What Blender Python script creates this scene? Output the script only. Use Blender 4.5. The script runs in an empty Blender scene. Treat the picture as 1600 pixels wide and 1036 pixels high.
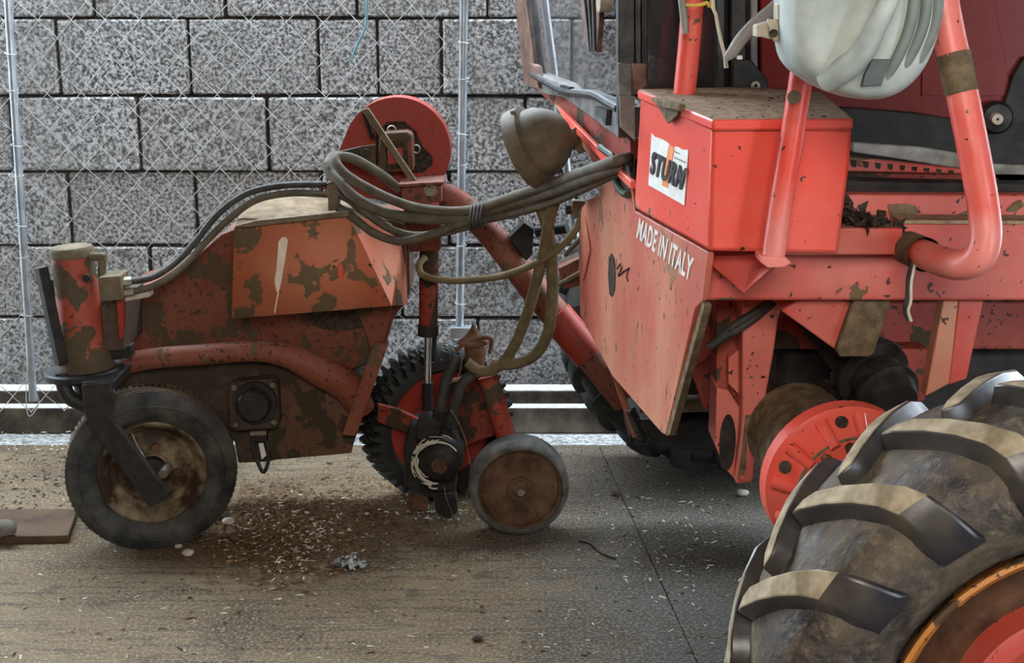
import bpy, bmesh, math, random
from mathutils import Vector, Matrix
random.seed(7)
S = bpy.context.scene
COL = S.collection
# ------------------------------------------------------------------ camera
FPX = 2220.0; TH = math.radians(14.2); H = 1.553
CT, ST = math.cos(TH), math.sin(TH)
cd = bpy.data.cameras.new('camera'); cam = bpy.data.objects.new('camera', cd); COL.objects.link(cam)
cd.sensor_width = 36.0; cd.lens = FPX / 1600.0 * 36.0; cd.clip_start = .02; cd.clip_end = 200
cam.location = (0, 0, H); cam.rotation_euler = (math.pi / 2 - TH, 0, 0)
S.camera = cam
# ------------------------------------------------------------------ light
S.view_settings.view_transform = 'Standard'; S.view_settings.look = 'None'
S.view_settings.gamma = 1.0; S.view_settings.use_curve_mapping = False
S.view_settings.exposure = 0.36
W = bpy.data.worlds.new('sky'); S.world = W; W.use_nodes = True
bg = W.node_tree.nodes['Background']; bg.inputs['Color'].default_value = (.74, .87, 1.0, 1); bg.inputs['Strength'].default_value = 20.0
def area(name, loc, target, sx, sy, power, color):
    l = bpy.data.lights.new(name, 'AREA'); l.shape = 'RECTANGLE'; l.size = sx; l.size_y = sy; l.energy = power; l.color = color
    o = bpy.data.objects.new(name, l); COL.objects.link(o); o.location = loc
    o.rotation_euler = (Vector(target) - Vector(loc)).to_track_quat('-Z', 'Y').to_euler()
    return o
area('added_front_lamp', (.1, -.5, 2.35), (.5, 2.7, .9), 1.3, .9, 52, (1.0, .94, .86))  # added lamp inside the shed standing in for daylight from behind the camera
# ------------------------------------------------------------------ picking points in space
def ray(px, py):
    u = (px - 800) / FPX; v = (518 - py) / FPX
    return u, CT + v * ST, -ST + v * CT
def P(px, py, Y):                      # the point at world depth Y
    u, fy, fz = ray(px, py); t = Y / fy
    return Vector((u * t, Y, H + fz * t))
def F(px, py, z=0.0):                  # the point at height z (the floor)
    u, fy, fz = ray(px, py); t = (z - H) / fz
    return Vector((u * t, fy * t, z))
PK, PC = .1654, .7635                  # the slanting front of the vehicle: x + PK*y = PC
def PP(px, py, off=0.0):
    u, fy, fz = ray(px, py); t = (PC + off) / (u + PK * fy)
    return Vector((u * t, fy * t, H + fz * t))
def RR(px, Y): return px * Y / (FPX * .985)
# ------------------------------------------------------------------ mesh builder
class MB:
    def __init__(s): s.v = []; s.f = []; s.m = []
    def add(s, vs, fs, m=0):
        b = len(s.v); s.v += [Vector(v) for v in vs]
        for f in fs: s.f.append([b + i for i in f]); s.m.append(m)
        return s
    def prism(s, pts, ext, m=0, m_side=None):
        n = len(pts); ext = Vector(ext)
        vs = [Vector(p) for p in pts] + [Vector(p) + ext for p in pts]
        s.add(vs, [list(range(n)), list(range(2 * n - 1, n - 1, -1))], m)
        b = len(s.v) - 2 * n
        for i in range(n):
            j = (i + 1) % n; s.f.append([b + j, b + i, b + n + i, b + n + j]); s.m.append(m if m_side is None else m_side)
        return s
    def pr(s, pix, Y0, Y1, m=0, m_side=None):     # outline seen at depth Y0, extruded straight back to Y1
        return s.prism([P(x, y, Y0) for x, y in pix], (0, Y1 - Y0, 0), m, m_side)
    def box(s, a, b, m=0):
        (x0, y0, z0), (x1, y1, z1) = a, b
        return s.prism([(x0, y0, z0), (x1, y0, z0), (x1, y0, z1), (x0, y0, z1)], (0, y1 - y0, 0), m)
    def tube(s, path, r, n=12, m=0, smooth=0, caps=True):
        path = [Vector(p) for p in path]
        rs = r if isinstance(r, (list, tuple)) else [r] * len(path)
        if smooth: path, rs = spline(path, rs, smooth)
        rings = []; up = None
        for i, p in enumerate(path):
            d = (path[min(i + 1, len(path) - 1)] - path[max(i - 1, 0)]).normalized()
            if up is None:
                up = Vector((0, 0, 1)) if abs(d.z) < .9 else Vector((1, 0, 0))
            a = (up - d * up.dot(d)).normalized(); up = a; c = d.cross(a)
            rings.append([p + (a * math.cos(2 * math.pi * k / n) + c * math.sin(2 * math.pi * k / n)) * rs[i] for k in range(n)])
        b = len(s.v); s.v += [q for g in rings for q in g]
        for i in range(len(rings) - 1):
            for k in range(n):
                k2 = (k + 1) % n
                s.f.append([b + i * n + k, b + (i + 1) * n + k, b + (i + 1) * n + k2, b + i * n + k2]); s.m.append(m)
        if caps:
            s.f.append([b + k for k in range(n)]); s.m.append(m)
            e = b + (len(rings) - 1) * n; s.f.append([e + k for k in range(n - 1, -1, -1)]); s.m.append(m)
        return s
    def lathe(s, prof, o, ax, n=48, mats=None, m=0):   # prof: (along axis, radius)
        o = Vector(o); ax = Vector(ax).normalized()
        a = ax.orthogonal().normalized(); c = ax.cross(a); b = len(s.v); k0 = []
        for (t, r) in prof:
            if r < 1e-6: k0.append((len(s.v), 1)); s.v.append(o + ax * t)
            else:
                k0.append((len(s.v), n))
                s.v += [o + ax * t + (a * math.cos(2 * math.pi * k / n) + c * math.sin(2 * math.pi * k / n)) * r for k in range(n)]
        for i in range(len(prof) - 1):
            (p, pn), (q, qn) = k0[i], k0[i + 1]; mm = mats[i] if mats else m
            for k in range(n):
                k2 = (k + 1) % n
                if pn == 1 and qn == 1: continue
                if pn == 1: f = [p, q + k, q + k2]
                elif qn == 1: f = [p + k, q, p + k2]
                else: f = [p + k, q + k, q + k2, p + k2]
                s.f.append(f); s.m.append(mm)
        return s
    def pillow(s, outline, back, layers, m=0):     # outline (points), rounded in depth: layers of (fraction of back, scale)
        n = len(outline); c = sum((Vector(p) for p in outline), Vector()) / n; back = Vector(back); b = len(s.v)
        for d, k in layers: s.v += [c + (Vector(p) - c) * k + back * d for p in outline]
        for i in range(len(layers) - 1):
            for k in range(n):
                k2 = (k + 1) % n; s.f.append([b + i * n + k, b + i * n + k2, b + (i + 1) * n + k2, b + (i + 1) * n + k]); s.m.append(m)
        s.f.append([b + k for k in range(n - 1, -1, -1)]); s.m.append(m)
        e = b + (len(layers) - 1) * n; s.f.append([e + k for k in range(n)]); s.m.append(m)
        return s
def spline(path, rs, k):
    out, ro = [], []; n = len(path)
    for i in range(n - 1):
        p0, p1, p2, p3 = path[max(i - 1, 0)], path[i], path[i + 1], path[min(i + 2, n - 1)]
        for j in range(k):
            t = j / k
            out.append(.5 * ((2 * p1) + (p2 - p0) * t + (2 * p0 - 5 * p1 + 4 * p2 - p3) * t * t + (3 * p1 - p0 - 3 * p2 + p3) * t ** 3))
            ro.append(rs[i] * (1 - t) + rs[i + 1] * t)
    out.append(path[-1]); ro.append(rs[-1]); return out, ro
ROOT = {}
def offset(o):
    while o is not None:
        if o.name in ROOT: return ROOT[o.name]
        o = o.parent
    return Vector()
def mesh_of(name, mb, mats, off=Vector(), smooth=38):
    me = bpy.data.meshes.new(name)
    me.from_pydata([v - off for v in mb.v], [], mb.f)
    bm = bmesh.new(); bm.from_mesh(me)
    for f, mi in zip(bm.faces, mb.m): f.material_index = mi; f.smooth = True
    bmesh.ops.recalc_face_normals(bm, faces=bm.faces[:]); bm.to_mesh(me); bm.free()
    me.set_sharp_from_angle(angle=math.radians(smooth))
    for m in (mats if isinstance(mats, (list, tuple)) else [mats]): me.materials.append(m)
    return me
def part(name, mb, mats, parent, label=None, kind=None, bevel=0, smooth=38, seg=2):
    o = bpy.data.objects.new(name, mesh_of(name, mb, mats, offset(parent), smooth)); COL.objects.link(o); o.parent = parent
    if label: o['label'] = label
    if kind: o['kind'] = kind
    if bevel:
        b = o.modifiers.new('bevel', 'BEVEL'); b.width = bevel; b.segments = seg; b.limit_method = 'ANGLE'; b.angle_limit = math.radians(35); b.harden_normals = False
    return o
def thing(name, label, cat, loc, group=None):
    o = bpy.data.objects.new(name, None); COL.objects.link(o); o.location = loc; o.empty_display_size = .1
    o['label'] = label; o['category'] = cat
    if group: o['group'] = group
    ROOT[o.name] = Vector(loc); return o
def single(name, mb, mats, label, cat, group=None, kind=None, bevel=0, smooth=38):
    c = sum(mb.v, Vector()) / len(mb.v); c.z = min(v.z for v in mb.v)
    o = bpy.data.objects.new(name, mesh_of(name, mb, mats, c, smooth)); COL.objects.link(o); o.location = c
    if kind != 'structure': o['label'] = label; o['category'] = cat
    if group: o['group'] = group
    if kind: o['kind'] = kind
    if bevel:
        b = o.modifiers.new('bevel', 'BEVEL'); b.width = bevel; b.segments = 2; b.limit_method = 'ANGLE'; b.angle_limit = math.radians(35)
    return o
def structure(name, mb, mats, parent=None, bevel=0):
    o = part(name, mb, mats, parent, bevel=bevel); o['kind'] = 'structure'; return o
# ------------------------------------------------------------------ materials
def mat(name, rough=.6, metal=0.0, spec=.4):
    m = bpy.data.materials.new(name); m.use_nodes = True; nt = m.node_tree; b = nt.nodes['Principled BSDF']
    b.inputs['Roughness'].default_value = rough; b.inputs['Metallic'].default_value = metal; b.inputs['Specular IOR Level'].default_value = spec
    return m, nt, b
def coords(nt, world=False, scale=None):
    if world: o = nt.nodes.new('ShaderNodeNewGeometry').outputs['Position']
    else: o = nt.nodes.new('ShaderNodeTexCoord').outputs['Object']
    if scale:
        mp = nt.nodes.new('ShaderNodeMapping'); mp.inputs['Scale'].default_value = scale; nt.links.new(o, mp.inputs['Vector']); o = mp.outputs[0]
    return o
def noise(nt, co, scale, detail=3, rough=.55, dist=0.0):
    n = nt.nodes.new('ShaderNodeTexNoise'); n.inputs['Scale'].default_value = scale; n.inputs['Detail'].default_value = detail
    n.inputs['Roughness'].default_value = rough; n.inputs['Distortion'].default_value = dist; nt.links.new(co, n.inputs['Vector']); return n.outputs['Fac']
def ramp(nt, fac, a, b, ca=(0, 0, 0, 1), cb=(1, 1, 1, 1)):
    r = nt.nodes.new('ShaderNodeValToRGB'); e = r.color_ramp.elements
    e[0].position = a; e[0].color = ca; e[1].position = b; e[1].color = cb; nt.links.new(fac, r.inputs[0]); return r.outputs[0]
def mix(nt, fac, a, b):
    n = nt.nodes.new('ShaderNodeMix'); n.data_type = 'RGBA'
    def put(sock, v):
        if isinstance(v, tuple): sock.default_value = v if len(v) == 4 else (*v, 1)
        elif isinstance(v, float): sock.default_value = v
        else: nt.links.new(v, sock)
    put(n.inputs[0], fac); put(n.inputs[6], a); put(n.inputs[7], b); return n.outputs[2]
def bump(nt, b, h, strength=.3, dist=.003):
    n = nt.nodes.new('ShaderNodeBump'); n.inputs['Strength'].default_value = strength; n.inputs['Distance'].default_value = dist
    nt.links.new(h, n.inputs['Height']); nt.links.new(n.outputs[0], b.inputs['Normal'])
def paint(name, base, fade, mud, amount, mscale=9.0, chips=.66, rough=.5, fade_amt=.5, stretch=None, dust=.12, spec=.4):
    """worn paint: sun-bleached zones, crisp patches of caked mud, small rusty chips, thin dust"""
    m, nt, b = mat(name, rough, 0, spec); co = coords(nt, scale=stretch)
    c = mix(nt, ramp(nt, noise(nt, co, 3.5, 4, .6), .40, .62, (0, 0, 0, 1), (fade_amt,) * 3 + (1,)), base, fade)
    c = mix(nt, ramp(nt, noise(nt, co, 45, 4, .7), .35, .8, (0, 0, 0, 1), (dust * 2,) * 3 + (1,)), c, (.30, .20, .11))
    chip = ramp(nt, noise(nt, co, 60, 2, .5, .4), chips, chips + .015)
    c = mix(nt, chip, c, (.05, .022, .014))
    mn = noise(nt, co, mscale, 5, .55, .35)
    th = .5 + (.5 - amount) * .42
    mk = ramp(nt, mn, th, th + .012)
    mc = mix(nt, noise(nt, co, 70, 3), tuple(x * .72 for x in mud), tuple(min(1, x * 1.25) for x in mud))
    c = mix(nt, mk, c, mc); nt.links.new(c, b.inputs['Base Color'])
    nt.links.new(mix(nt, mk, (rough,) * 3, (.92,) * 3), b.inputs['Roughness'])
    bump(nt, b, mk, .35, .002); return m
def speckle(name, c0, c1, scale, rough=.85, bstr=.4, bdist=.002, metal=0.0, a=.35, bb=.65, world=False, spec=.3, detail=4):
    m, nt, b = mat(name, rough, metal, spec); co = coords(nt, world); n = noise(nt, co, scale, detail, .6)
    nt.links.new(ramp(nt, n, a, bb, (*c0, 1), (*c1, 1)), b.inputs['Base Color']); bump(nt, b, n, bstr, bdist); return m
def plain(name, c, rough=.5, metal=0.0, spec=.4):
    m, nt, b = mat(name, rough, metal, spec); co = coords(nt)
    nt.links.new(mix(nt, ramp(nt, noise(nt, co, 25, 4), .3, .75), tuple(x * .82 for x in c), tuple(min(1, x * 1.15) for x in c)), b.inputs['Base Color']); return m
MUD = (.150, .098, .052)
M_RED = paint('bright_red_paint', (.78, .068, .040), (.82, .17, .125), MUD, .10, 7, .70, .42, .55, dust=.05)
M_REDF = paint('faded_red_panel_paint', (.50, .095, .062), (.60, .255, .150), (.30, .15, .085), .14, 6, .665, .5, 1.0, stretch=(1, 1, .55), dust=.20)
M_BEAM = paint('chassis_red_paint', (.55, .062, .045), (.66, .19, .15), MUD, .10, 8, .68, .5, .8, dust=.12)
M_PIPE = paint('tube_red_paint', (.77, .068, .042), (.82, .30, .25), (.24, .16, .10), .17, 10, .70, .38, .75, dust=.05)
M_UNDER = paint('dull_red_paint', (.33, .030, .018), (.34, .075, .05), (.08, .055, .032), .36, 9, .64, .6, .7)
M_ORANGE = paint('guard_orange_red_paint', (.54, .135, .062), (.58, .22, .12), (.17, .115, .062), .38, 11, .72, .6, .8, dust=.12)
M_BODY = paint('brownish_red_paint', (.155, .026, .012), (.17, .048, .024), (.085, .055, .030), .44, 8, .62, .65, .8)
M_DARKBODY = paint('grimy_dark_paint', (.045, .028, .018), (.08, .045, .028), (.055, .040, .024), .45, 7, .66, .7, .5)
M_LOWER = paint('rust_brown_paint', (.085, .028, .014), (.10, .045, .024), (.045, .032, .017), .54, 12, .64, .7, .8)
M_DISC = paint('disc_red_paint', (.31, .020, .009), (.29, .035, .017), (.08, .04, .02), .12, 12, .68, .5, .5, dust=.06)
M_DOOR = paint('maroon_door_paint', (.15, .010, .008), (.17, .022, .018), (.10, .05, .03), .02, 5, .74, .30, .6, dust=.03, spec=.12)
M_TUBE = paint('bent_tube_paint', (.20, .040, .020), (.25, .085, .050), (.12, .08, .045), .26, 14, .64, .6, .8)
M_DUST = speckle('settled_tan_dust', (.21, .135, .080), (.40, .28, .18), 55, .95, .5, .002)
M_MUDCAKE = speckle('caked_mud', (.085, .060, .032), (.20, .140, .080), 40, .95, .6, .003)
M_DIRTBLACK = speckle('oily_dirt', (.014, .011, .008), (.07, .05, .032), 90, .8, .9, .006)
M_BLACK = speckle('dark_grimy_steel', (.010, .009, .008), (.032, .027, .022), 30, .6, .3, .001)
M_IRON = speckle('black_iron', (.014, .013, .013), (.035, .032, .030), 35, .5, .3, .001)
M_HOSE = speckle('dusty_hose_rubber', (.075, .062, .042), (.125, .105, .075), 30, .75, .25, .001)
M_HOSED = speckle('dark_hose_rubber', (.028, .026, .024), (.07, .062, .055), 30, .6, .25, .001)
M_HOSET = speckle('mud_tan_hose', (.11, .083, .042), (.19, .145, .080), 26, .85, .3, .001)
M_TAN = speckle('tan_grime', (.10, .076, .045), (.19, .145, .09), 22, .85, .3, .002)
M_TANTOP = speckle('tan_dust_on_guard', (.125, .085, .048), (.22, .16, .095), 30, .95, .5, .002)
M_COLUMN = paint('muddy_red_column_paint', (.34, .040, .018), (.30, .06, .03), (.085, .060, .034), .56, 7, .68, .6, .5)
M_GRIMERED = paint('grimy_deep_red_paint', (.20, .016, .009), (.20, .035, .022), (.05, .032, .018), .46, 11, .66, .6, .5, spec=.25)
M_OLIVE = speckle('olive_dusty_shell', (.085, .066, .042), (.165, .130, .085), 16, .6, .2, .001)
M_CHROME = plain('chromed_rod', (.72, .74, .76), .18, 1.0)
M_ALU = plain('dull_aluminium', (.28, .25, .19), .5, .6)
M_BOLT = plain('steel_bolt', (.24, .20, .16), .42, .8)
M_GALV = speckle('galvanised_steel', (.40, .46, .52), (.62, .68, .72), 18, .38, .1, .001, .55)
M_WIRE = plain('fence_wire', (.75, .75, .73), .45, .2)
M_TYRE = speckle('old_tyre_rubber', (.022, .022, .021), (.085, .080, .068), 14, .72, .4, .002)
M_TYREDUST = speckle('dusty_tyre_rubber', (.045, .036, .026), (.18, .14, .09), 9, .85, .4, .003, a=.3, bb=.75)
def tyre_mud():
    m, nt, b = mat('muddy_tyre_rubber', .8, 0, .4); co = coords(nt); n = noise(nt, co, 7, 6, .68, .4); f = noise(nt, co, 48, 4, .7)
    c = mix(nt, ramp(nt, n, .40, .66), (.030, .025, .024), (.155, .118, .074)); c = mix(nt, ramp(nt, f, .5, .72, (0, 0, 0, 1), (.6, .6, .6, 1)), c, (.235, .180, .115))
    c = mix(nt, ramp(nt, noise(nt, co, 20, 5, .7), .60, .66, (0, 0, 0, 1), (.7, .7, .7, 1)), c, (.05, .04, .03))
    nt.links.new(c, b.inputs['Base Color']); nt.links.new(ramp(nt, n, .38, .6, (.45,) * 3 + (1,), (.92,) * 3 + (1,)), b.inputs['Roughness'])
    ad = nt.nodes.new('ShaderNodeMath'); ad.operation = 'MULTIPLY_ADD'; ad.inputs[1].default_value = .35; nt.links.new(f, ad.inputs[0]); nt.links.new(n, ad.inputs[2])
    bump(nt, b, ad.outputs[0], .8, .012); return m
M_TYREMUD = tyre_mud()
M_LUGSIDE = speckle('black_lug_rubber', (.020, .018, .022), (.11, .088, .060), 11, .36, .5, .003, a=.40, bb=.80, spec=.6)
M_LUGTOP = speckle('worn_lug_dust', (.20, .150, .090), (.43, .350, .235), 24, .92, .7, .004)
M_FARTYRE = speckle('black_and_shaded_rubber', (.012, .012, .012), (.035, .033, .028), 12, .7, .4, .002)  # black press-wheel rubber; the far tyre's shade is put into the same colour
M_RIMORANGE = paint('orange_rim_paint', (.52, .185, .022), (.58, .26, .06), (.09, .05, .02), .30, 14, .64, .5, .6)
M_RIMRUST = speckle('rusty_rim_steel', (.055, .022, .012), (.16, .075, .035), 12, .75, .4, .002)
M_RIMCREAM = speckle('rusty_cream_rim', (.045, .025, .013), (.30, .235, .14), 13, .65, .4, .002, a=.42, bb=.66)
M_RUSTDISC = speckle('rust_brown_disc', (.055, .026, .014), (.155, .085, .045), 16, .7, .3, .002)
M_GREYTYRE = speckle('grey_solid_rubber', (.055, .052, .047), (.16, .15, .132), 18, .8, .3, .002)
M_SEAL = speckle('black_window_rubber', (.016, .016, .017), (.065, .062, .058), 20, .5, .2, .001)
M_FRAME = speckle('grey_dusty_frame', (.09, .085, .08), (.24, .22, .20), 14, .6, .2, .001)
M_RUSTBAR = speckle('rusty_brown_bar', (.075, .035, .022), (.19, .105, .075), 20, .6, .3, .001)
M_CAN = speckle('weathered_pale_plastic', (.29, .325, .295), (.54, .575, .52), 12, .6, .25, .002, a=.3, bb=.7)
M_CANDARK = plain('dark_grey_label', (.085, .10, .095), .6)
M_CANGROOVE = plain('groove_shade_grey', (.19, .215, .19), .65)  # darker grey: shade of grooves and handle recess put into the colour
M_WHITE = speckle('sticker_white', (.72, .70, .64), (.86, .85, .80), 40, .5, .05, .0005)
M_INK = plain('sticker_black_ink', (.02, .019, .022), .5)
M_STRIPE = plain('sticker_orange', (.80, .27, .08), .5)
M_LETTER = plain('white_letter_paint', (.80, .72, .64), .5)
M_WARNWHITE = plain('white_smear', (.74, .64, .50), .7)
M_CREAM = plain('cream_cable', (.66, .60, .44), .5)
M_YELLOW = plain('yellow_cable', (.74, .50, .10), .5)
M_GREYHOSE = plain('grey_cable', (.30, .28, .25), .55)
M_BRACKET = speckle('dusty_cream_bracket', (.30, .25, .18), (.52, .46, .36), 20, .7, .2, .001)
M_GREEN = plain('green_gasket', (.025, .045, .022), .5)
M_TWINE = plain('blue_twine', (.22, .52, .62), .7)
M_INTERIOR = plain('dark_cab_interior', (.020, .017, .016), .7)
M_CABRED = plain('reflection_red_seat', (.10, .022, .020), .8)
M_TRIM = speckle('dull_white_trim', (.17, .16, .135), (.42, .41, .37), 14, .6, .2, .001)
M_STONE = speckle('grey_stone', (.075, .066, .050), (.15, .13, .10), 20, .9, .4, .003)
M_PEBBLE = speckle('pale_pebble', (.40, .35, .28), (.62, .56, .48), 30, .85, .3, .002)
M_PLANK = speckle('brown_plank', (.045, .024, .012), (.10, .058, .030), 10, .75, .3, .002)
M_CHAFF = plain('pale_chaff', (.62, .57, .46), .8)
M_STRAW = speckle('brown_crumbled_litter', (.06, .034, .016), (.24, .145, .070), 60, .95, .8, .006)
M_FOIL = speckle('crumpled_foil', (.10, .10, .10), (.62, .62, .61), 60, .35, .3, .003, .5)
M_RAIL = speckle('weathered_rail', (.075, .058, .045), (.20, .165, .13), 14, .8, .4, .002)
M_RAILTOP = speckle('skylit_rail_top', (.42, .42, .40), (.70, .71, .70), 50, .9, .5, .003)
def glass(name, c, alpha, rough=.08):
    m, nt, b = mat(name, rough, 0, .5); b.inputs['Base Color'].default_value = (*c, 1); b.inputs['Alpha'].default_value = alpha
    return m
M_GLASS = glass('dusty_window_glass', (.12, .11, .105), .28, .15)
M_TINT = glass('tinted_side_glass', (.035, .038, .038), .62, .06)
def block_material():
    m, nt, b = mat('pumice_concrete', .95, 0, .2); co = coords(nt, True)
    n = noise(nt, co, 85, 3, .7); big = noise(nt, co, 2.2, 3)
    c = ramp(nt, n, .40, .63, (.05, .046, .043, 1), (.78, .77, .76, 1))
    c = mix(nt, ramp(nt, big, .35, .7, (0, 0, 0, 1), (.5, .5, .5, 1)), c, (.27, .255, .235))
    oi = nt.nodes.new('ShaderNodeObjectInfo'); c = mix(nt, ramp(nt, oi.outputs['Random'], 0, 1, (0, 0, 0, 1), (.22, .22, .22, 1)), c, (.22, .19, .16))
    nt.links.new(c, b.inputs['Base Color']); bump(nt, b, n, .9, .008); return m
M_BLOCK = block_material(); M_MORTAR = speckle('dark_joint_mortar', (.03, .027, .023), (.10, .09, .08), 40, .95, .5, .004)
def floor_material():
    m, nt, b = mat('dirty_concrete', .8, 0, .35); co = coords(nt, True)
    big = noise(nt, co, 1.1, 4, .6, .3); fine = noise(nt, co, 110, 3, .7); med = noise(nt, co, 9, 5, .65)
    streak = noise(nt, coords(nt, True, (1.2, 16, 1)), 3.0, 4, .6)
    c = mix(nt, ramp(nt, big, .36, .62), (.090, .054, .023), (.195, .138, .076))
    sx = nt.nodes.new('ShaderNodeSeparateXYZ'); nt.links.new(co, sx.inputs[0])
    mr = nt.nodes.new('ShaderNodeMapRange'); mr.inputs[1].default_value = -.35; mr.inputs[2].default_value = .55; nt.links.new(sx.outputs['X'], mr.inputs[0])
    am = nt.nodes.new('ShaderNodeMath'); am.operation = 'MULTIPLY_ADD'; am.inputs[1].default_value = .9; nt.links.new(med, am.inputs[0])
    sm = nt.nodes.new('ShaderNodeMath'); sm.operation = 'SUBTRACT'; nt.links.new(mr.outputs[0], sm.inputs[0]); sm.inputs[1].default_value = .45; nt.links.new(sm.outputs[0], am.inputs[2])
    c = mix(nt, ramp(nt, am.outputs[0], .30, .75), c, (.062, .056, .048))       # grey right side, a sky reflection put into the colour
    c = mix(nt, ramp(nt, streak, .50, .66, (0, 0, 0, 1), (.8, .8, .8, 1)), c, (.040, .029, .018))
    c = mix(nt, ramp(nt, noise(nt, co, 2.6, 6, .65, .6), .53, .60, (0, 0, 0, 1), (.7, .7, .7, 1)), c, (.055, .036, .019))
    c = mix(nt, ramp(nt, fine, .48, .66, (0, 0, 0, 1), (.75, .75, .75, 1)), c, (.30, .25, .18))
    c = mix(nt, ramp(nt, med, .60, .68, (0, 0, 0, 1), (.6, .6, .6, 1)), c, (.05, .038, .026))
    nt.links.new(c, b.inputs['Base Color'])
    nt.links.new(ramp(nt, am.outputs[0], .35, .9, (.85,) * 3 + (1,), (.55,) * 3 + (1,)), b.inputs['Roughness'])
    ad = nt.nodes.new('ShaderNodeMath'); ad.operation = 'ADD'; nt.links.new(fine, ad.inputs[0]); nt.links.new(med, ad.inputs[1])
    bump(nt, b, ad.outputs[0], .6, .006); return m
M_FLOOR = floor_material()
M_GRAVEL = speckle('pale_skylit_gravel', (.16, .155, .15), (.60, .60, .59), 60, .95, .9, .01, world=True)
M_ROOF = speckle('grey_roof_sheet', (.05, .042, .033), (.08, .07, .055), 5, .8, .2, .002)
M_SHEDWALL = speckle('shed_wall_sheet', (.06, .045, .03), (.09, .07, .05), 5, .8, .2, .002)
# ------------------------------------------------------------------ the setting
YW, YF, YE = 5.02, 4.70, 4.57
floor = structure('floor', MB().box((-6, -6, -.20), (7, YE, -.012)), M_MORTAR)
a, b2 = F(945, 716), F(1090, 1036); dd = (b2 - a)
def on_line(y): return a.x + dd.x * (y - a.y) / dd.y
g = .0016
o = structure('slab', MB().prism([(-6, -6, -.012), (on_line(-6) - g, -6, -.012), (on_line(YE) - g, YE, -.012), (-6, YE, -.012)], (0, 0, .012)), M_FLOOR, floor)
o = structure('slab', MB().prism([(on_line(-6) + g, -6, -.012), (7, -6, -.012), (7, YE, -.012), (on_line(YE) + g, YE, -.012)], (0, 0, .012)), M_FLOOR, floor)
structure('ground', MB().box((-6, YE, -.3), (7, 9, -.01)), M_GRAVEL)  # pale strip also covers sky-lit floor edge, that light put into its colour
wall = structure('wall_back', MB().box((-4, YW + .035, -.3), (4, YW + .24, 2.18)), M_MORTAR)
bw, bh = .452, .266
def block_mesh(w, h):
    bm = bmesh.new(); bmesh.ops.create_cube(bm, size=1)
    for v in bm.verts: v.co.x *= w; v.co.z *= h; v.co.y *= .10
    bmesh.ops.bevel(bm, geom=bm.edges[:], offset=.006, segments=1, affect='EDGES')
    me = bpy.data.meshes.new('block'); bm.to_mesh(me); bm.free(); me.materials.append(M_BLOCK); return me
zc = P(300, 150, YW).z
rows = []
k = -7
refs = {1: 89, 0: 218, -1: 108, -2: 235, 2: 355, -3: 60}
meshes = {}
for k in range(-5, 4):
    z0 = zc + k * bh
    py = 518 - 0; ref = refs.get(k if k >= 0 else k, 150 + 70 * k)
    # row k lies from z0 to z0+bh; joint seen at pixel column ref
    pymid = {1: 88, 0: 88, -1: 208, -2: 325, -3: 440, 2: 10}.get(k, 300)
    rowref = {0: 89, -1: 218, -2: 108, -3: 236, 1: 355}.get(k, 150)
    x0 = P(rowref, pymid, YW).x
    x = x0 - 6 * bw
    cuts = [x + i * bw for i in range(-2, 16)]
    if k == 0: cuts = [P(p, 88, YW).x for p in (89, 295, 497, 590, 690)]; cuts = [cuts[0] - i * bw for i in range(5, 0, -1)] + cuts + [cuts[-1] + i * bw for i in range(1, 8)]
    for i in range(len(cuts) - 1):
        w = cuts[i + 1] - cuts[i]; key = round(w, 3)
        if cuts[i] > 3 or cuts[i + 1] < -3.4: continue
        if key not in meshes: meshes[key] = block_mesh(w - .011, bh - .010)
        o = bpy.data.objects.new('block', meshes[key]); COL.objects.link(o); o.parent = wall; o['kind'] = 'structure'
        o.location = ((cuts[i] + cuts[i + 1]) / 2 + random.uniform(-.002, .002), YW + .05 + random.uniform(-.004, .004), z0 + bh / 2 + random.uniform(-.002, .002))
        o.rotation_euler = (random.uniform(-.006, .006), random.uniform(-.005, .005), random.uniform(-.008, .008))
structure('ceiling', MB().box((-6, -6, 2.95), (7, 4.60, 3.0)), M_ROOF)
structure('wall_left', MB().box((-4.2, -6, 0), (-4.1, 4.5, 2.95)), M_SHEDWALL)
structure('wall_right', MB().box((4.6, -2.7, 0), (4.7, 4.5, 2.95)), M_SHEDWALL)
structure('fill_blocking_wall', MB().box((-4.2, -2.7, 0), (1.9, -2.6, 2.95)).box((1.9, -2.7, 2.3), (4.6, -2.6, 2.95)).box((1.9, -2.7, 0), (3.3, -2.6, 2.3)), M_SHEDWALL)  # unseen wall added behind the camera to cut the fill light
# ------------------------------------------------------------------ fence between shed and block wall
fence = thing('chain_link_fence', 'galvanised chain-link fence on thin posts in front of the block wall', 'fence', (-1, YF, 0))
part('post', MB().tube([P(-2.6, -240, YF), P(52, 626, YF)], RR(6.5, YF), 12), M_GALV, fence)
part('post', MB().tube([P(728, -240, YF), P(718, 520, YF)], RR(6.5, YF), 12), M_GALV, fence)
part('post', MB().tube([P(815, -240, YF), P(842, -60, YF), P(884, 252, YF), P(905, 420, YF)], RR(6.5, YF), 12), M_GALV, fence)
part('clamp_plate', MB().pr([(703, 512), (745, 512), (745, 530), (703, 530)], YF - .02, YF + .02), M_GALV, fence, bevel=.003)
mb = MB()
pw, ph = RR(53.6, YF), RR(55.5, YF) 
xl, xr = -2.4, P(719, 300, YF).x
zt, zb = P(300, -240, YF).z, P(60, 640, YF).z
nx = int((xr - xl) / (pw / 2)); nz = int((zt - zb) / (ph / 2))
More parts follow.
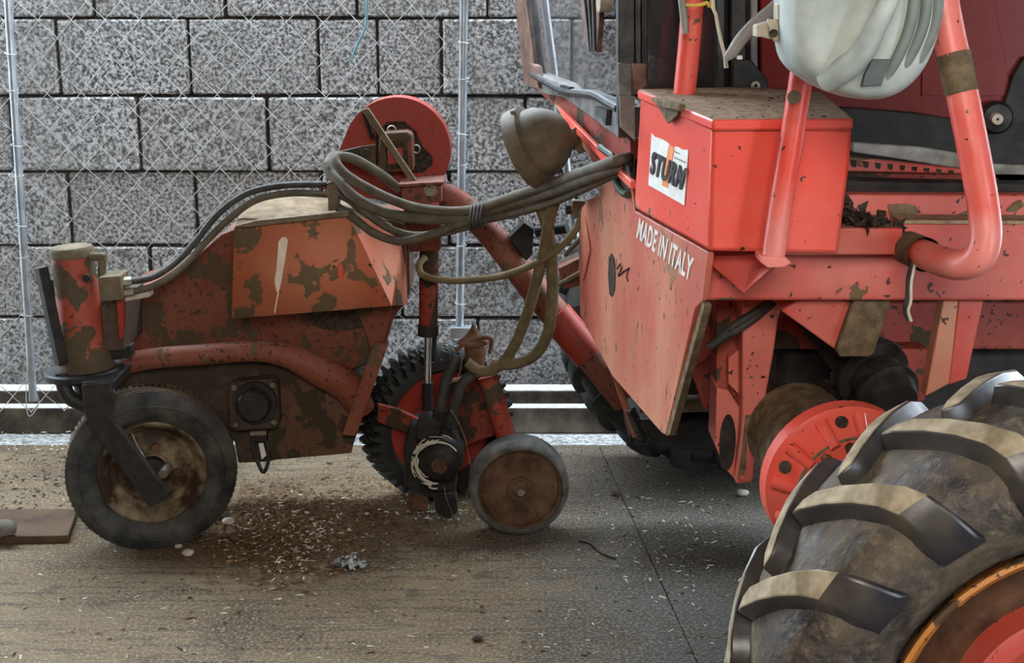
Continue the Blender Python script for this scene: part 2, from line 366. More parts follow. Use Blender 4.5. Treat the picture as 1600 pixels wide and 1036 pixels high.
for i in range(nx):
    xa = xl + i * pw / 2 
    pts = []
    for j in range(nz + 1):
        zz = zt - j * ph / 2
        s = (i + j) % 2
        xx = xa + (pw / 2 if s else 0)
        sag = .010 * math.sin(xx * 5 + zz * 3) + .006 * math.sin(zz * 9 + xx * 2)
        pts.append(Vector((xx + sag, YF + (.004 if (i + j) % 2 else -.004), zz + .012 * math.sin(xx * 4.0) + sag * .5)))
    mb.tube(pts, .0018, 4, caps=False)
part('wire_mesh', mb, M_WIRE, fence, 'silvery woven diamond wire', kind='stuff', smooth=180)
for k in range(9):       # tie wires round the post
    pass
mb = MB()
for k, y in enumerate((62, 128, 205, 262, 330, 388, 470)):
    for (xc, top) in (((725.5 - 7.5 * y / 560), 1),):
        c = P(xc, y, YF); r = RR(8.5, YF)
        mb.tube([c + Vector((math.cos(t) * r, math.sin(t) * r, .012 * t / 6.28 * (1 if k % 2 else -1))) for t in [q * .7 for q in range(11)]], .0017, 5)
    c = P(10 + 42 * (y + 40) / 666, y + 18, YF)
    mb.tube([c + Vector((math.cos(t) * r, math.sin(t) * r, .012 * t / 6.28 * (1 if k % 2 else -1))) for t in [q * .7 for q in range(11)]], .0017, 5)
part('tie_wire', mb, M_WIRE, fence, kind='stuff')
mb = MB().tube([P(x, y, YF - .012) for x, y in ((46, 560), (41, 600), (42, 640), (48, 650), (60, 632), (58, 615))], .0018, 5, smooth=5)
part('loose_wire', mb, M_WIRE, fence)
mb = MB().tube([P(x, y, YF - .015) for x, y in ((573, -120), (573, 10), (571, 40), (562, 62), (553, 82), (549, 95))], [.0042, .0042, .004, .0045, .004, .003], 7, smooth=5)
single('twine', mb, M_TWINE, 'short length of blue twine dangling from the wire mesh above the red disc', 'twine')
# rails on the ground behind the floor edge
def rail(Y0, Y1, z0, z1, label):
    mb = MB().prism([(-3.4, Y0, z0), (3.4, Y0, z0), (3.4, Y0, z1), (-3.4, Y0, z1)], (0, Y1 - Y0, 0), 0)
    mb.m[4] = 1; mb.m[2] = 0  # top face made pale, the sky light on it put into the colour
    o = single('steel_rail', mb, [M_RAIL, M_RAILTOP], label, 'rail', 'long rails on the ground by the wall', bevel=.006)
    return o
rail(4.722, 4.775, -.01, .085, 'long weathered rail lying at the floor edge, nearer one of two')
rail(4.85, 4.93, -.01, .11, 'long weathered rail lying against the block wall foot, farther one of two')
# ------------------------------------------------------------------ the red tool unit in front of the vehicle
U = thing('tool_unit', 'rusty red implement on small wheels, mounted at the left before the vehicle', 'farm implement', (-.75, 3.9, 0))
def poly(name, pix, Y0, Y1, m, par=U, bevel=.003, **k): return part(name, MB().pr(pix, Y0, Y1), m, par, bevel=bevel, **k)
# hull: upper housing, lower grimy box, end plate
poly('housing', [(186, 458), (240, 442), (300, 405), (345, 366), (372, 356), (440, 346), (512, 342), (610, 344), (634, 352), (637, 470), (612, 500), (596, 560), (520, 590), (178, 580)], 3.88, 4.16, M_BODY, bevel=.006)
poly('lower_box', [(178, 572), (470, 566), (566, 600), (548, 708), (430, 719), (420, 722), (372, 724), (366, 690), (250, 640), (178, 620)], 3.855, 4.12, M_DARKBODY, bevel=.004)
poly('side_skin', [(400, 572), (452, 566), (520, 580), (572, 604), (549, 708), (425, 719), (428, 640)], 3.845, 3.853, M_LOWER, bevel=.001)
mb = MB().lathe([(0, .0), (0, .052), (.03, .054), (.03, .0)], P(536, 500, 3.865), (0, -1, 0), 28)
c0 = P(530, 488, 3.87)
mb = MB().prism([c0 + Vector((math.cos(t) * .105, 0, math.sin(t) * .052)) for t in [i * 2 * math.pi / 28 for i in range(28)]], (0, .02, 0))
part('access_hole', mb, M_DIRTBLACK, U, 'black oval opening below the guard')
# bent brace tube over the side
mb = MB().tube([P(178, 572, 3.80), P(240, 560, 3.795), (P(330, 553, 3.80)), P(400, 549, 3.805), P(450, 556, 3.81), P(500, 580, 3.82), P(540, 602, 3.84), P(566, 640, 3.87)], [RR(r, 3.8) for r in (17, 17, 17, 17, 20, 25, 27, 22)], 18, smooth=6)
part('brace_tube', mb, M_TUBE, U, 'curved tube brace with flaking paint')
poly('edge_strip', [(582, 543), (606, 541), (556, 682), (534, 680)], 3.80, 3.86, M_TUBE, bevel=.002)
poly('strap_plate', [(553, 470), (614, 470), (598, 545), (580, 548)], 3.86, 3.95, M_BODY, bevel=.002)
# square bearing plate
bp = poly('bearing_plate', [(356, 604), (364, 597), (424, 592), (434, 600), (437, 662), (430, 670), (368, 674), (358, 668)], 3.80, 3.85, M_DARKBODY, bevel=.004)
part('bearing_cap', MB().lathe([(0, 0), (0, .040), (.008, .046), (.035, .046), (.035, .060), (.05, .060)], P(395, 636, 3.745), (0, 1, 0), 32), M_IRON, bp)
for x, y in ((366, 606), (426, 602), (428, 660), (368, 664)):
    part('bolt', MB().lathe([(0, 0), (0, .009), (.012, .010), (.03, .010)], P(x, y, 3.78), (0, 1, 0), 6), M_BOLT, bp)
hb = poly('hanging_bracket', [(392, 672), (416, 672), (416, 690), (392, 690)], 3.79, 3.82, M_BLACK, bevel=.001)
part('white_tag', MB().pr([(404, 693), (411, 692), (416, 712), (409, 718)], 3.80, 3.803), M_WHITE, hb)
part('band', MB().pr([(391, 675), (416, 674), (416, 680), (391, 681)], 3.785, 3.79), M_ALU, hb)
part('loop', MB().tube([P(x, y, 3.80) for x, y in ((394, 688), (398, 708), (405, 728), (412, 738), (419, 722), (419, 700), (416, 688))], .0055, 8, smooth=4), M_SEAL, hb)
# orange sheet guard, folded
def gp(x, y, Y): return P(x, y, Y)
A_, B_, C_, D_ = gp(366, 356, 3.72), gp(545, 337, 3.72), gp(612, 478, 3.72), gp(362, 498, 3.72)
E_, F_ = gp(637, 476, 3.84), gp(631, 352, 3.93)
T1, T2, T3, T4 = gp(374, 336, 3.88), gp(402, 314, 4.02), gp(470, 302, 4.10), gp(628, 330, 4.05)
mb = MB().add([A_, B_, C_, D_, E_, F_], [[0, 3, 2, 1], [1, 2, 5], [2, 4, 5]], 0)
mb.add([A_, B_, F_, T4, T3, T2, T1], [[0, 1, 3, 4], [1, 2, 3], [0, 4, 5, 6]], 1)
guard = part('sheet_guard', mb, [M_ORANGE, M_TANTOP], U, 'orange-red folded sheet cover with flaked mud patches', smooth=12)
sm = guard.modifiers.new('thickness', 'SOLIDIFY'); sm.thickness = .004; sm.offset = -1
def on_guard(x, y, o=.0015): return P(x, y, 3.72 - o)
wm = [(440, 371), (446, 370), (450, 376), (446, 402), (442, 424), (440, 438), (436, 455), (432, 456), (429, 440), (432, 420), (434, 396), (435, 378)]
mb = MB().prism([on_guard(x, y) for x, y in wm], (0, .0015, 0)); mb.prism([on_guard(x, y) for x, y in ((434, 455), (436, 456), (430, 489), (428, 489))], (0, .0015, 0))
part('paint_smear', mb, M_WARNWHITE, guard, 'cream white smear of paint')
mb = MB().prism([on_guard(x, y) for x, y in ((529, 415), (533, 412), (536, 420), (535, 434), (531, 439), (528, 430))], (0, .0015, 0))
part('paint_smear', mb, M_RED, guard, 'small bright red mark')
part('top_ledge', MB().pr([(368, 353), (400, 345), (545, 330), (545, 338), (366, 357)], 3.705, 3.72), M_TAN, guard, bevel=.001)
# steering column
KY = 3.70
ctop, cbot = P(112, 392, KY), P(137, 578, KY); ax = cbot - ctop; L = ax.length
kp = part('steering_column', MB().lathe([(0, RR(33, KY)), (L * .2, RR(33, KY)), (L * .72, RR(36, KY)), (L * .93, RR(42, KY)), (L, RR(46, KY))], ctop, ax, 36), M_COLUMN, U, 'upright tube with flaking red paint')
part('cap', MB().lathe([(-.012, 0), (-.012, RR(31, KY)), (-.006, RR(34, KY)), (.012, RR(34.5, KY)), (.016, RR(32, KY))], ctop, ax, 36), M_TAN, kp, 'dusty tan cap')
part('flange', MB().lathe([(0, 0), (0, RR(59, KY)), (.004, RR(62, KY)), (.018, RR(62, KY)), (.022, RR(58, KY)), (.022, 0)], P(131, 574, KY), ax, 40), M_IRON, kp)
part('collar', MB().lathe([(0, 0), (0, RR(36, KY)), (.02, RR(36, KY)), (.022, RR(27, KY)), (.06, RR(27, KY)), (.06, 0)], P(140, 583, KY), ax, 32), M_IRON, kp)
part('port', MB().tube([P(141, 401, KY - .02), P(166, 402, KY - .02)], RR(7, KY), 12), M_TAN, kp)
part('port_stem', MB().tube([P(160, 404, KY - .02), P(159, 434, KY - .02)], RR(6.5, KY), 12), M_TAN, kp)
part('bolt', MB().lathe([(0, 0), (0, .010), (.012, .010)], P(134, 435, 3.625), (0, 1, 0), 14), M_IRON, kp)
part('red_paint_patch', MB().pr([(118, 410), (138, 408), (142, 470), (140, 530), (126, 540), (124, 500), (128, 470), (119, 440)], 3.640, 3.641), M_RED, kp) if False else None
part('lock_bar', MB().tube([P(64, 417, 3.64), P(97, 570, 3.64)], RR(11.5, KY), 4), M_BLACK, U, 'black square bar beside the column', bevel=.002)
part('stop_rod', MB().tube([P(86, 436, 3.70), P(106, 560, 3.70)], RR(8, KY), 8), M_BLACK, U)
part('hook', MB().tube([P(97, 582, 3.64), P(100, 604, 3.64), P(110, 622, 3.64), P(136, 634, 3.64)], RR(12, KY), 12, smooth=5), M_IRON, U)
vb = poly('valve_block', [(153, 434), (188, 431), (191, 469), (156, 472)], 3.62, 3.70, M_TAN, bevel=.003)
part('fitting', MB().tube([P(186, 441, 3.65), P(205, 439, 3.66)], RR(7.5, KY), 6), M_ALU, vb)
part('fitting', MB().tube([P(188, 457, 3.65), P(208, 456, 3.66)], RR(7, KY), 6), M_ALU, vb)
part('spacer', MB().pr([(176, 461), (234, 456), (234, 464), (196, 471)], 3.68, 3.72), M_BRACKET, vb, bevel=.001)
poly('column_bracket', [(157, 470), (192, 468), (194, 548), (162, 548)], 3.68, 3.90, M_DARKBODY, bevel=.003)
poly('bracket_web', [(182, 470), (192, 468), (194, 500), (190, 530), (186, 528)], 3.66, 3.68, M_DISC, bevel=.001)
poly('pivot_block', [(150, 545), (205, 540), (205, 560), (150, 566)], 3.70, 3.74, M_BLACK)
# fork arm over the caster wheel
mb = MB().pr([(127, 602), (172, 598), (176, 625), (171, 650), (200, 688), (264, 770), (261, 778), (233, 794), (200, 747), (150, 680), (133, 652)], 3.555, 3.578)
fork = part('fork_arm', mb, M_IRON, U, 'bent flat black fork arm', bevel=.003)
part('axle_end', MB().lathe([(0, 0), (0, .012), (.012, .014), (.06, .014)], P(254, 741, 3.57), (0, 1, 0), 14), M_BOLT, fork)
part('fork_head', MB().pr([(128, 598), (178, 596), (176, 612), (130, 616)], 3.56, 3.74), M_IRON, fork, bevel=.003)
part('brake_wire', MB().tube([P(x, y, 3.575) for x, y in ((206, 678), (216, 700), (230, 722), (236, 738), (246, 747), (255, 746))], .0022, 6, smooth=5), M_BOLT, fork)
# caster wheel: axle turned a little towards the camera
def wheel_tyre(cx, cy, Y, R, w, turn, ri, par, names, mt, tread=None):
    pass
ca = Vector((math.sin(math.radians(15)), -math.cos(math.radians(15)), 0))
CW = F(238, 853) ; cR = .224
cc = P(238, 736, 3.72); cc.z = cR
hw = .056
cw = part('caster_wheel', MB().lathe([(-hw * .75, .150), (-hw * 1.05, .175), (-hw * 1.08, .205), (-hw * .8, .226), (-hw * .45, cR), (hw * .45, cR), (hw * .72, .229), (hw * 1.0, .212), (hw * 1.12, .190), (hw * 1.08, .168), (hw * .9, .150), (hw * .72, .141)], cc, ca, 72), M_TYRE, U, 'small pneumatic tyre with dusty sidewall', smooth=60)
mb = MB()
a1 = ca.orthogonal().normalized(); a2 = ca.cross(a1)
def wp(t, r, ax_, cen, u, v, s): return cen + (u * math.cos(t) + v * math.sin(t)) * r + ax_ * s
n = 84
for i in range(n):
    t0 = 2 * math.pi * i / n; t1 = t0 + .045
    for (s0, s1, r0, r1) in ((hw * .40, hw * .74, cR + .003, .2305), (-hw * .74, -hw * .40, .2305, cR + .003)):
        q = [wp(t, r, ca, cc, a1, a2, s) for t, r, s in ((t0, r0, s0), (t1, r0, s0), (t1, r1, s1), (t0, r1, s1), (t0, r0 - .008, s0), (t1, r0 - .008, s0), (t1, r1 - .008, s1), (t0, r1 - .008, s1))]
        mb.add(q, [[0, 1, 2, 3], [0, 4, 5, 1], [1, 5, 6, 2], [2, 6, 7, 3], [3, 7, 4, 0]])
for s in (-.012, .012):
    mb.lathe([(s - .006, cR - .002), (s - .005, cR + .004), (s + .005, cR + .004), (s + .006, cR - .002)], cc, ca, 72)
part('tread', mb, M_TYREDUST, cw, kind='stuff')
part('sidewall_bead', MB().lathe([(hw * 1.10, .196), (hw * 1.17, .193), (hw * 1.10, .189)], cc, ca, 72), M_TYRE, cw)
rim = part('rim', MB().lathe([(hw * .72, .142), (hw * .86, .146), (hw * .92, .140), (hw * .80, .132), (hw * .45, .122), (hw * .18, .112), (hw * .10, .098), (hw * .30, .085), (hw * .36, .050), (hw * .30, .046), (hw * .30, 0)], cc, ca, 64), M_RIMCREAM, cw, 'rust-eaten cream wheel rim')
part('hub', MB().lathe([(hw * .2, .040), (hw * .75, .036), (hw * .8, .030), (hw * .8, 0)], cc, ca, 28), M_BLACK, cw)
for i in range(4):
    t = i * math.pi / 2 + .6
    part('wheel_bolt', MB().lathe([(hw * .2, .012), (hw * .52, .012), (hw * .52, 0)], wp(t, .067, ca, cc, a1, a2, 0), ca, 6), M_RIMRUST, cw)
# red round chain guard with its lip
DY = 4.03
dc = (620, 236); dr = 84
out = [(dc[0] + dr * math.cos(t), dc[1] - dr * math.sin(t)) for t in [math.radians(-62 + i * (215 / 40)) for i in range(41)]]
out = [(690, 296)] + [p for p in out] + [(505, 296), (640, 322)]
gd = poly('disc_guard', out, DY, DY + .012, M_DISC, bevel=0, label='round red sheet guard')
lip = []
o2 = [P(x, y, DY + .012) for x, y in out[1:42]]
mb = MB()
for i in range(len(o2) - 1):
    c = P(dc[0], dc[1], DY + .012)
    def inn(p): return c + (p - c) * .975
    p, q = o2[i], o2[i + 1]
    mb.add([p, q, q + Vector((0, .085, 0)), p + Vector((0, .085, 0)), inn(p), inn(q), inn(q) + Vector((0, .085, 0)), inn(p) + Vector((0, .085, 0))], [[0, 1, 2, 3], [7, 6, 5, 4], [3, 2, 6, 7], [0, 4, 5, 1]])
part('rim_lip', mb, M_DISC, gd, smooth=50)
part('mount_dark_patch', MB().pr([(588, 205), (606, 190), (632, 190), (650, 205), (660, 228), (676, 245), (676, 258), (660, 270), (585, 270)], DY - .003, DY), M_DIRTBLACK, gd)  # black patch on the guard around the motor mount
mt = poly('motor_mount', [(592, 215), (600, 208), (636, 206), (644, 212), (646, 268), (590, 270)], DY - .10, DY - .003, M_BODY, bevel=.006)
part('window_gap', MB().pr([(603, 222), (636, 219), (638, 262), (602, 266)], DY - .104, DY - .10), M_DIRTBLACK, mt)
part('red_core', MB().pr([(606, 234), (628, 230), (628, 254), (606, 258)], DY - .112, DY - .104), M_DISC, mt, bevel=.002)
part('side_plate', MB().pr([(562, 229), (586, 226), (588, 268), (563, 262)], DY - .09, DY - .08), M_BODY, mt, bevel=.002)
part('crossbar', MB().pr([(526, 238), (562, 230), (562, 244), (522, 250)], DY - .085, DY - .06), M_BLACK, mt, bevel=.002)
part('bolt', MB().lathe([(0, 0), (0, .011), (.012, .011)], P(572, 239, DY - .103), (0, 1, 0), 6), M_IRON, mt)
for (x, y) in ((612, 203), (650, 233)):
    c = P(x, y, DY - .06); part('spring_ring', MB().tube([c + Vector((.011 * math.cos(t), 0, .011 * math.sin(t))) for t in [i * .42 for i in range(16)]], .0022, 6, caps=False), M_BOLT, mt)
part('stay_bar', MB().prism([P(565, 172, DY - .11), P(575, 169, DY - .11), P(652, 284, DY - .16), P(643, 287, DY - .16)], (0, .02, 0)), M_TAN, U, 'dusty flat stay across the round guard', bevel=.002)
part('stay_leg', MB().prism([P(565, 174, DY - .105), P(571, 176, DY - .105), P(586, 215, DY - .05), P(579, 217, DY - .05)], (0, .012, 0)), M_BLACK, U)
br = poly('pivot_bracket', [(627, 291), (690, 288), (690, 316), (630, 322)], 3.84, 3.90, M_BODY, bevel=.003)
part('bracket_top', MB().pr([(622, 288), (692, 284), (694, 288), (624, 293)], 3.82, 3.95), M_BODY, br, bevel=.001)
part('pivot_nut', MB().lathe([(0, 0), (0, .013), (.012, .014), (.02, .014), (.02, .019), (.024, .019)], P(672, 300, 3.815), (0, 1, 0), 6), M_BOLT, br)
# lifting arm: tube from the bracket down under the vehicle
mb = MB().tube([P(686, 308, 4.0), P(704, 310, 4.0), P(740, 338, 4.0), P(780, 382, 4.0), P(830, 445, 4.0), P(885, 512, 3.98), P(935, 572, 3.96), P(980, 628, 3.94)], [RR(21, 4)] * 4 + [RR(24, 4)] * 4, 20, smooth=5)
arm = part('lifting_arm', mb, M_TUBE, U, 'thick red tube running down to the vehicle')
part('arm_band', MB().tube([P(868, 492, 3.965), P(922, 556, 3.945)], RR(27, 4), 20), M_DISC, arm, 'bright red band')
part('arm_bracket', MB().pr([(795, 372), (819, 348), (834, 358), (832, 398), (822, 408)], 3.92, 4.0), M_BLACK, arm, bevel=.002)
part('arm_pin', MB().tube([P(838, 362, 3.93), P(886, 356, 3.90)], RR(9, 3.9), 10), M_BLACK, arm)
part('clamp', MB().pr([(872, 420), (906, 404), (908, 446), (880, 452)], 3.8, 3.9), M_BODY, arm, bevel=.002)
part('link_rod', MB().tube([P(873, 445, 3.8), P(910, 424, 3.72)], .007, 8), M_TAN, arm)
part('link_rod', MB().tube([P(884, 398, 3.82), P(912, 366, 3.70)], .007, 8), M_TAN, arm)
# hydraulic ram
rm = part('ram_barrel', MB().tube([P(671, 318, 3.93), P(669, 520, 3.93)], RR(15, 3.93), 20), M_GRIMERED, U, 'dark red hydraulic cylinder')
part('ram_sleeve', MB().pr([(630, 328), (690, 326), (688, 392), (640, 394)], 3.90, 3.98), M_BODY, U, bevel=.003)
part('ram_gland', MB().tube([P(669, 508, 3.93), P(669, 524, 3.93)], RR(16.5, 3.93), 20), M_BLACK, rm)
part('ram_rod', MB().tube([P(669, 520, 3.93), P(668, 604, 3.93)], RR(6, 3.93), 16), M_CHROME, rm, 'shiny chromed rod')
part('ram_eye', MB().tube([P(668, 598, 3.93), P(668, 640, 3.93)], RR(9, 3.93), 12), M_BLACK, rm)
part('guide_rod', MB().tube([P(679, 400, 3.99), P(679, 560, 3.99)], RR(4, 3.99), 10), M_IRON, rm)
# toothed press wheel
TY = 4.12; tc = P(682, 676, TY); TR = RR(119, TY); tc.z = max(tc.z, TR * 1.02)
ta = Vector((.46, -.89, 0)).normalized(); t1 = ta.orthogonal().normalized(); t2 = ta.cross(t1)
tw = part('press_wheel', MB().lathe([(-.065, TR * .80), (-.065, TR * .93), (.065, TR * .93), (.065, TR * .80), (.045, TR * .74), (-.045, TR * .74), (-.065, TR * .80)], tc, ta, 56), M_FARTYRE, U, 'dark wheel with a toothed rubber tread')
n = 42; proto = None
for i in range(n):
    t0 = 2 * math.pi * i / n; mb = MB()
    for row in range(3):
        s0 = -.068 + row * .046; sh = (.5 if row % 2 else 0) * 2 * math.pi / n
        q = [wp(t, r, ta, tc, t1, t2, s) for t, r, s in ((t0 + sh, TR * .92, s0), (t0 + .11 + sh, TR * .92, s0), (t0 + .075 + sh, TR * 1.03, s0 + .004), (t0 + .03 + sh, TR * 1.03, s0 + .004), (t0 + sh, TR * .92, s0 + .043), (t0 + .11 + sh, TR * .92, s0 + .043), (t0 + .075 + sh, TR * 1.03, s0 + .039), (t0 + .03 + sh, TR * 1.03, s0 + .039))]
        mb.add(q, [[0, 1, 2, 3], [4, 7, 6, 5], [3, 2, 6, 7], [0, 3, 7, 4], [1, 5, 6, 2]])
    part('tooth', mb, M_FARTYRE, tw)
part('disc', MB().lathe([(.030, TR * .76), (.040, TR * .74), (.030, TR * .40), (.055, TR * .3), (.055, 0)], tc, ta, 48), M_DISC, tw, 'red wheel disc')
poly('scraper_arm', [(590, 632), (622, 640), (680, 668), (676, 690), (612, 668), (590, 660)], 3.93, 3.95, M_GRIMERED, bevel=.002)
poly('seed_shield', [(690, 600), (760, 585), (798, 672), (745, 690), (718, 700), (700, 660)], 3.98, 4.02, M_GRIMERED, bevel=.003)
part('gauge_strut', MB().tube([P(762, 588, 3.90), P(788, 672, 3.88), P(800, 712, 3.88)], RR(16, 3.9), 16), M_UNDER, U, 'red tube strut')
# drive hub wrapped in straw and twine
mh = part('drive_motor', MB().lathe([(0, 0), (0, .030), (.004, .036), (.010, .052), (.018, .058), (.075, .060), (.075, .045), (.2, .045)], P(686, 725, 3.80), (.12, 1, 0), 36), M_BLACK, U, 'black round drive hub')
part('hub_nut', MB().lathe([(-.018, 0), (-.018, .013), (-.014, .015), (.0, .0155), (.0, .024), (.006, .024)], P(686, 729, 3.80), (.12, 1, 0), 6), M_RIMRUST, mh)
part('motor_body', MB().pr([(640, 664), (700, 660), (716, 690), (712, 770), (660, 782), (632, 760), (630, 700)], 3.88, 4.0), M_BLACK, mh, bevel=.008)
part('manifold', MB().pr([(652, 660), (668, 654), (690, 664), (688, 690), (664, 694), (650, 684)], 3.82, 3.9), M_BLACK, mh, bevel=.005)
part('foot', MB().pr([(640, 775), (668, 790), (668, 800), (640, 796)], 3.80, 3.86), M_RIMRUST, mh, bevel=.003)
part('opener', MB().pr([(676, 770), (712, 770), (716, 800), (700, 812), (680, 800)], 3.86, 3.9), M_BLACK, mh, bevel=.004)
mb = MB(); rs = random.Random(3)
for i in range(46):
    t = rs.uniform(1.2, 4.6); c = P(684, 724, 3.795); r = rs.uniform(.055, .075)
    p = c + Vector((r * math.cos(t), rs.uniform(-.01, .03), r * math.sin(t))); d = Vector((-math.sin(t), rs.uniform(-.3, .3), math.cos(t))) * rs.uniform(.008, .022)
    mb.tube([p - d, p + Vector((rs.uniform(-.004, .004), -.003, rs.uniform(-.004, .004))), p + d], rs.uniform(.001, .0028), 5)
c = P(684, 724, 3.79)
mb.tube([c + Vector((.064 * math.cos(t), 0, .064 * math.sin(t))) for t in [.6 + i * .2 for i in range(20)]], .002, 5)
part('straw_wrap', mb, M_CHAFF, mh, 'pale straw and twine wound round the hub', kind='stuff')
for pts in (((694, 760), (698, 780), (706, 800), (712, 822)), ((730, 700), (736, 730), (732, 765), (724, 800)), ((704, 640), (716, 660), (728, 690), (734, 725))):
    part('trailing_string', MB().tube([P(x, y, 3.80) for x, y in pts], .0016, 5, smooth=4), M_TAN, mh)
# hoses down to the motor and the funnel
part('motor_hose', MB().tube([P(x, y, 3.87) for x, y in ((715, 556), (700, 585), (692, 620), (686, 652))], RR(9, 3.87), 12, smooth=5), M_HOSED, U)
part('motor_hose', MB().tube([P(x, y, 3.84) for x, y in ((742, 582), (722, 600), (712, 628), (707, 658))], RR(9, 3.84), 12, smooth=5), M_HOSED, U)
part('hose_ferrule', MB().tube([P(688, 640, 3.87), P(684, 664, 3.87)], RR(11, 3.87), 8), M_IRON, U)
part('hose_ferrule', MB().tube([P(709, 646, 3.84), P(705, 668, 3.84)], RR(11, 3.84), 8), M_IRON, U)
fn = part('hopper_spout', MB().lathe([(-.045, .004), (-.03, .012), (-.01, .030), (.0, .046), (.008, .046), (.012, .030), (.06, .028), (.09, .020)], P(741, 532, 3.86), (.05, 0, -1), 24), M_RIMRUST, U, 'rust-brown capped spout')
part('lever', MB().tube([P(x, y, 3.83) for x, y in ((712, 548), (726, 538), (756, 528), (768, 532), (765, 552))], .006, 8, smooth=5), M_RIMRUST, fn)
part('wire', MB().tube([P(x, y, 3.80) for x, y in ((722, 556), (720, 575), (714, 592), (700, 600))], .0018, 5, smooth=4), M_TAN, fn)
# small gauge wheel
ga = Vector((.08, -.995, 0)).normalized(); gc = P(811, 754, 3.80); GR = .141; gc.z = GR
gw = part('gauge_wheel', MB().lathe([(-.055, .118), (-.055, .130), (-.040, GR), (.018, GR), (.034, .137), (.044, .128), (.046, .121), (.040, .117), (.034, .117)], gc, ga, 64), M_GREYTYRE, U, 'small wheel with grey solid rubber tyre', smooth=50)
part('disc', MB().lathe([(.034, .119), (.040, .117), (.036, .110), (.030, .108), (.032, .034), (.038, .030), (.036, .024), (.042, .019), (.044, .012), (.056, .010), (.058, 0)], gc, ga, 56), M_RUSTDISC, gw, 'flat rust-brown wheel disc')
part('hub_ring', MB().lathe([(.033, .038), (.039, .036), (.039, .031), (.033, .029)], gc, ga, 40), M_RUSTDISC, gw)
part('hub_nut', MB().lathe([(.04, .013), (.06, .013), (.063, .010), (.063, 0)], gc, ga, 6), M_ALU, gw)
g1 = ga.orthogonal().normalized(); g2 = ga.cross(g1)
for i in range(6):
    t = i * math.pi / 3 + .3; part('rivet', MB().lathe([(.028, .005), (.036, .004), (.037, 0)], wp(t, .095, ga, gc, g1, g2, 0), ga, 8), M_RUSTDISC, gw)
# ------------------------------------------------------------------ hoses over the top
def hose(pts, r, m, name='hydraulic_hose', par=U, n=12, sm=8, label=None):
    path = [P(x, y, Y) for x, y, Y in pts]
    return part(name, MB().tube(path, RR(r, pts[0][2]), n, smooth=sm), m, par, label)
hose([(200, 440, 3.66), (236, 434, 3.70), (272, 412, 3.75), (305, 378, 3.80), (340, 335, 3.83), (385, 303, 3.84), (440, 290, 3.84), (512, 288, 3.80)], 5.5, M_HOSED)
hose([(204, 456, 3.66), (242, 446, 3.70), (285, 418, 3.75), (320, 380, 3.80), (355, 345, 3.82), (400, 313, 3.83), (455, 302, 3.83), (514, 304, 3.79)], 5.5, M_HOSE)
hose([(538, 290, 3.78), (522, 276, 3.77), (513, 262, 3.78), (516, 248, 3.82), (528, 243, 3.86), (548, 248, 3.92), (566, 255, 3.95)], 7, M_HOSE)
hose([(624, 296, 3.86), (600, 276, 3.84), (568, 256, 3.80), (545, 246, 3.77), (526, 247, 3.75), (527, 258, 3.73), (546, 277, 3.72), (590, 302, 3.70), (640, 322, 3.68), (690, 330, 3.66), (737, 328, 3.64), (800, 308, 3.56), (870, 284, 3.42), (962, 252, 3.12), (990, 246, 3.32)], 7.5, M_HOSE)
hose([(512, 258, 3.79), (517, 272, 3.77), (537, 292, 3.74), (560, 312, 3.72), (602, 332, 3.70), (650, 341, 3.67), (700, 342, 3.66), (740, 337, 3.65), (800, 318, 3.58), (870, 297, 3.44), (962, 262, 3.14), (992, 258, 3.32)], 8.5, M_HOSE)
hose([(518, 318, 3.78), (535, 328, 3.74), (556, 343, 3.71), (584, 364, 3.69), (626, 377, 3.67), (675, 366, 3.66), (714, 351, 3.65), (740, 346, 3.65), (805, 333, 3.58), (875, 311, 3.46), (965, 270, 3.16), (992, 268, 3.32)], 6.5, M_HOSE)
hose([(520, 298, 3.78), (545, 312, 3.75), (571, 332, 3.72), (610, 358, 3.69), (648, 368, 3.68), (690, 364, 3.67), (738, 352, 3.66)], 6, M_HOSE)
cb = poly('hose_clamp', [(511, 289), (528, 286), (528, 328), (513, 330)], 3.74, 3.80, M_TAN, bevel=.002)
part('clamp_top', MB().pr([(509, 287), (530, 281), (552, 281), (530, 287)], 3.74, 3.82), M_TAN, cb, bevel=.001)
for i in range(4):
    c = P(739 + i * 5.6, 338.5 - i * 1.6, 3.645 - i * .006); d = Vector((.10, -.08, .03)).normalized()
    e1 = Vector((.15, 0, 1)).normalized(); e2 = Vector((.25, 1, 0)).normalized()
    part('tape_wrap', MB().tube([c + e1 * math.cos(t) * RR(20, 3.65) + e2 * math.sin(t) * .026 for t in [k * 2 * math.pi / 24 for k in range(25)]], .0048, 8, caps=False), M_HOSED, U)
hose([(866, 316, 3.50), (858, 345, 3.55), (850, 390, 3.60), (838, 440, 3.66), (824, 490, 3.71), (804, 540, 3.76), (780, 572, 3.79), (752, 580, 3.80), (730, 566, 3.81)], 9.5, M_HOSET)
hose([(845, 324, 3.56), (856, 360, 3.58), (862, 410, 3.62), (863, 470, 3.66), (856, 520, 3.70), (838, 552, 3.74), (808, 568, 3.77), (770, 570, 3.80)], 9.5, M_HOSET)
hose([(664, 402, 3.88), (655, 414, 3.86), (660, 429, 3.84), (685, 437, 3.80), (730, 438, 3.76), (785, 431, 3.70), (838, 411, 3.62), (878, 384, 3.58), (902, 354, 3.56), (911, 326, 3.56)], 5.5, M_HOSET)
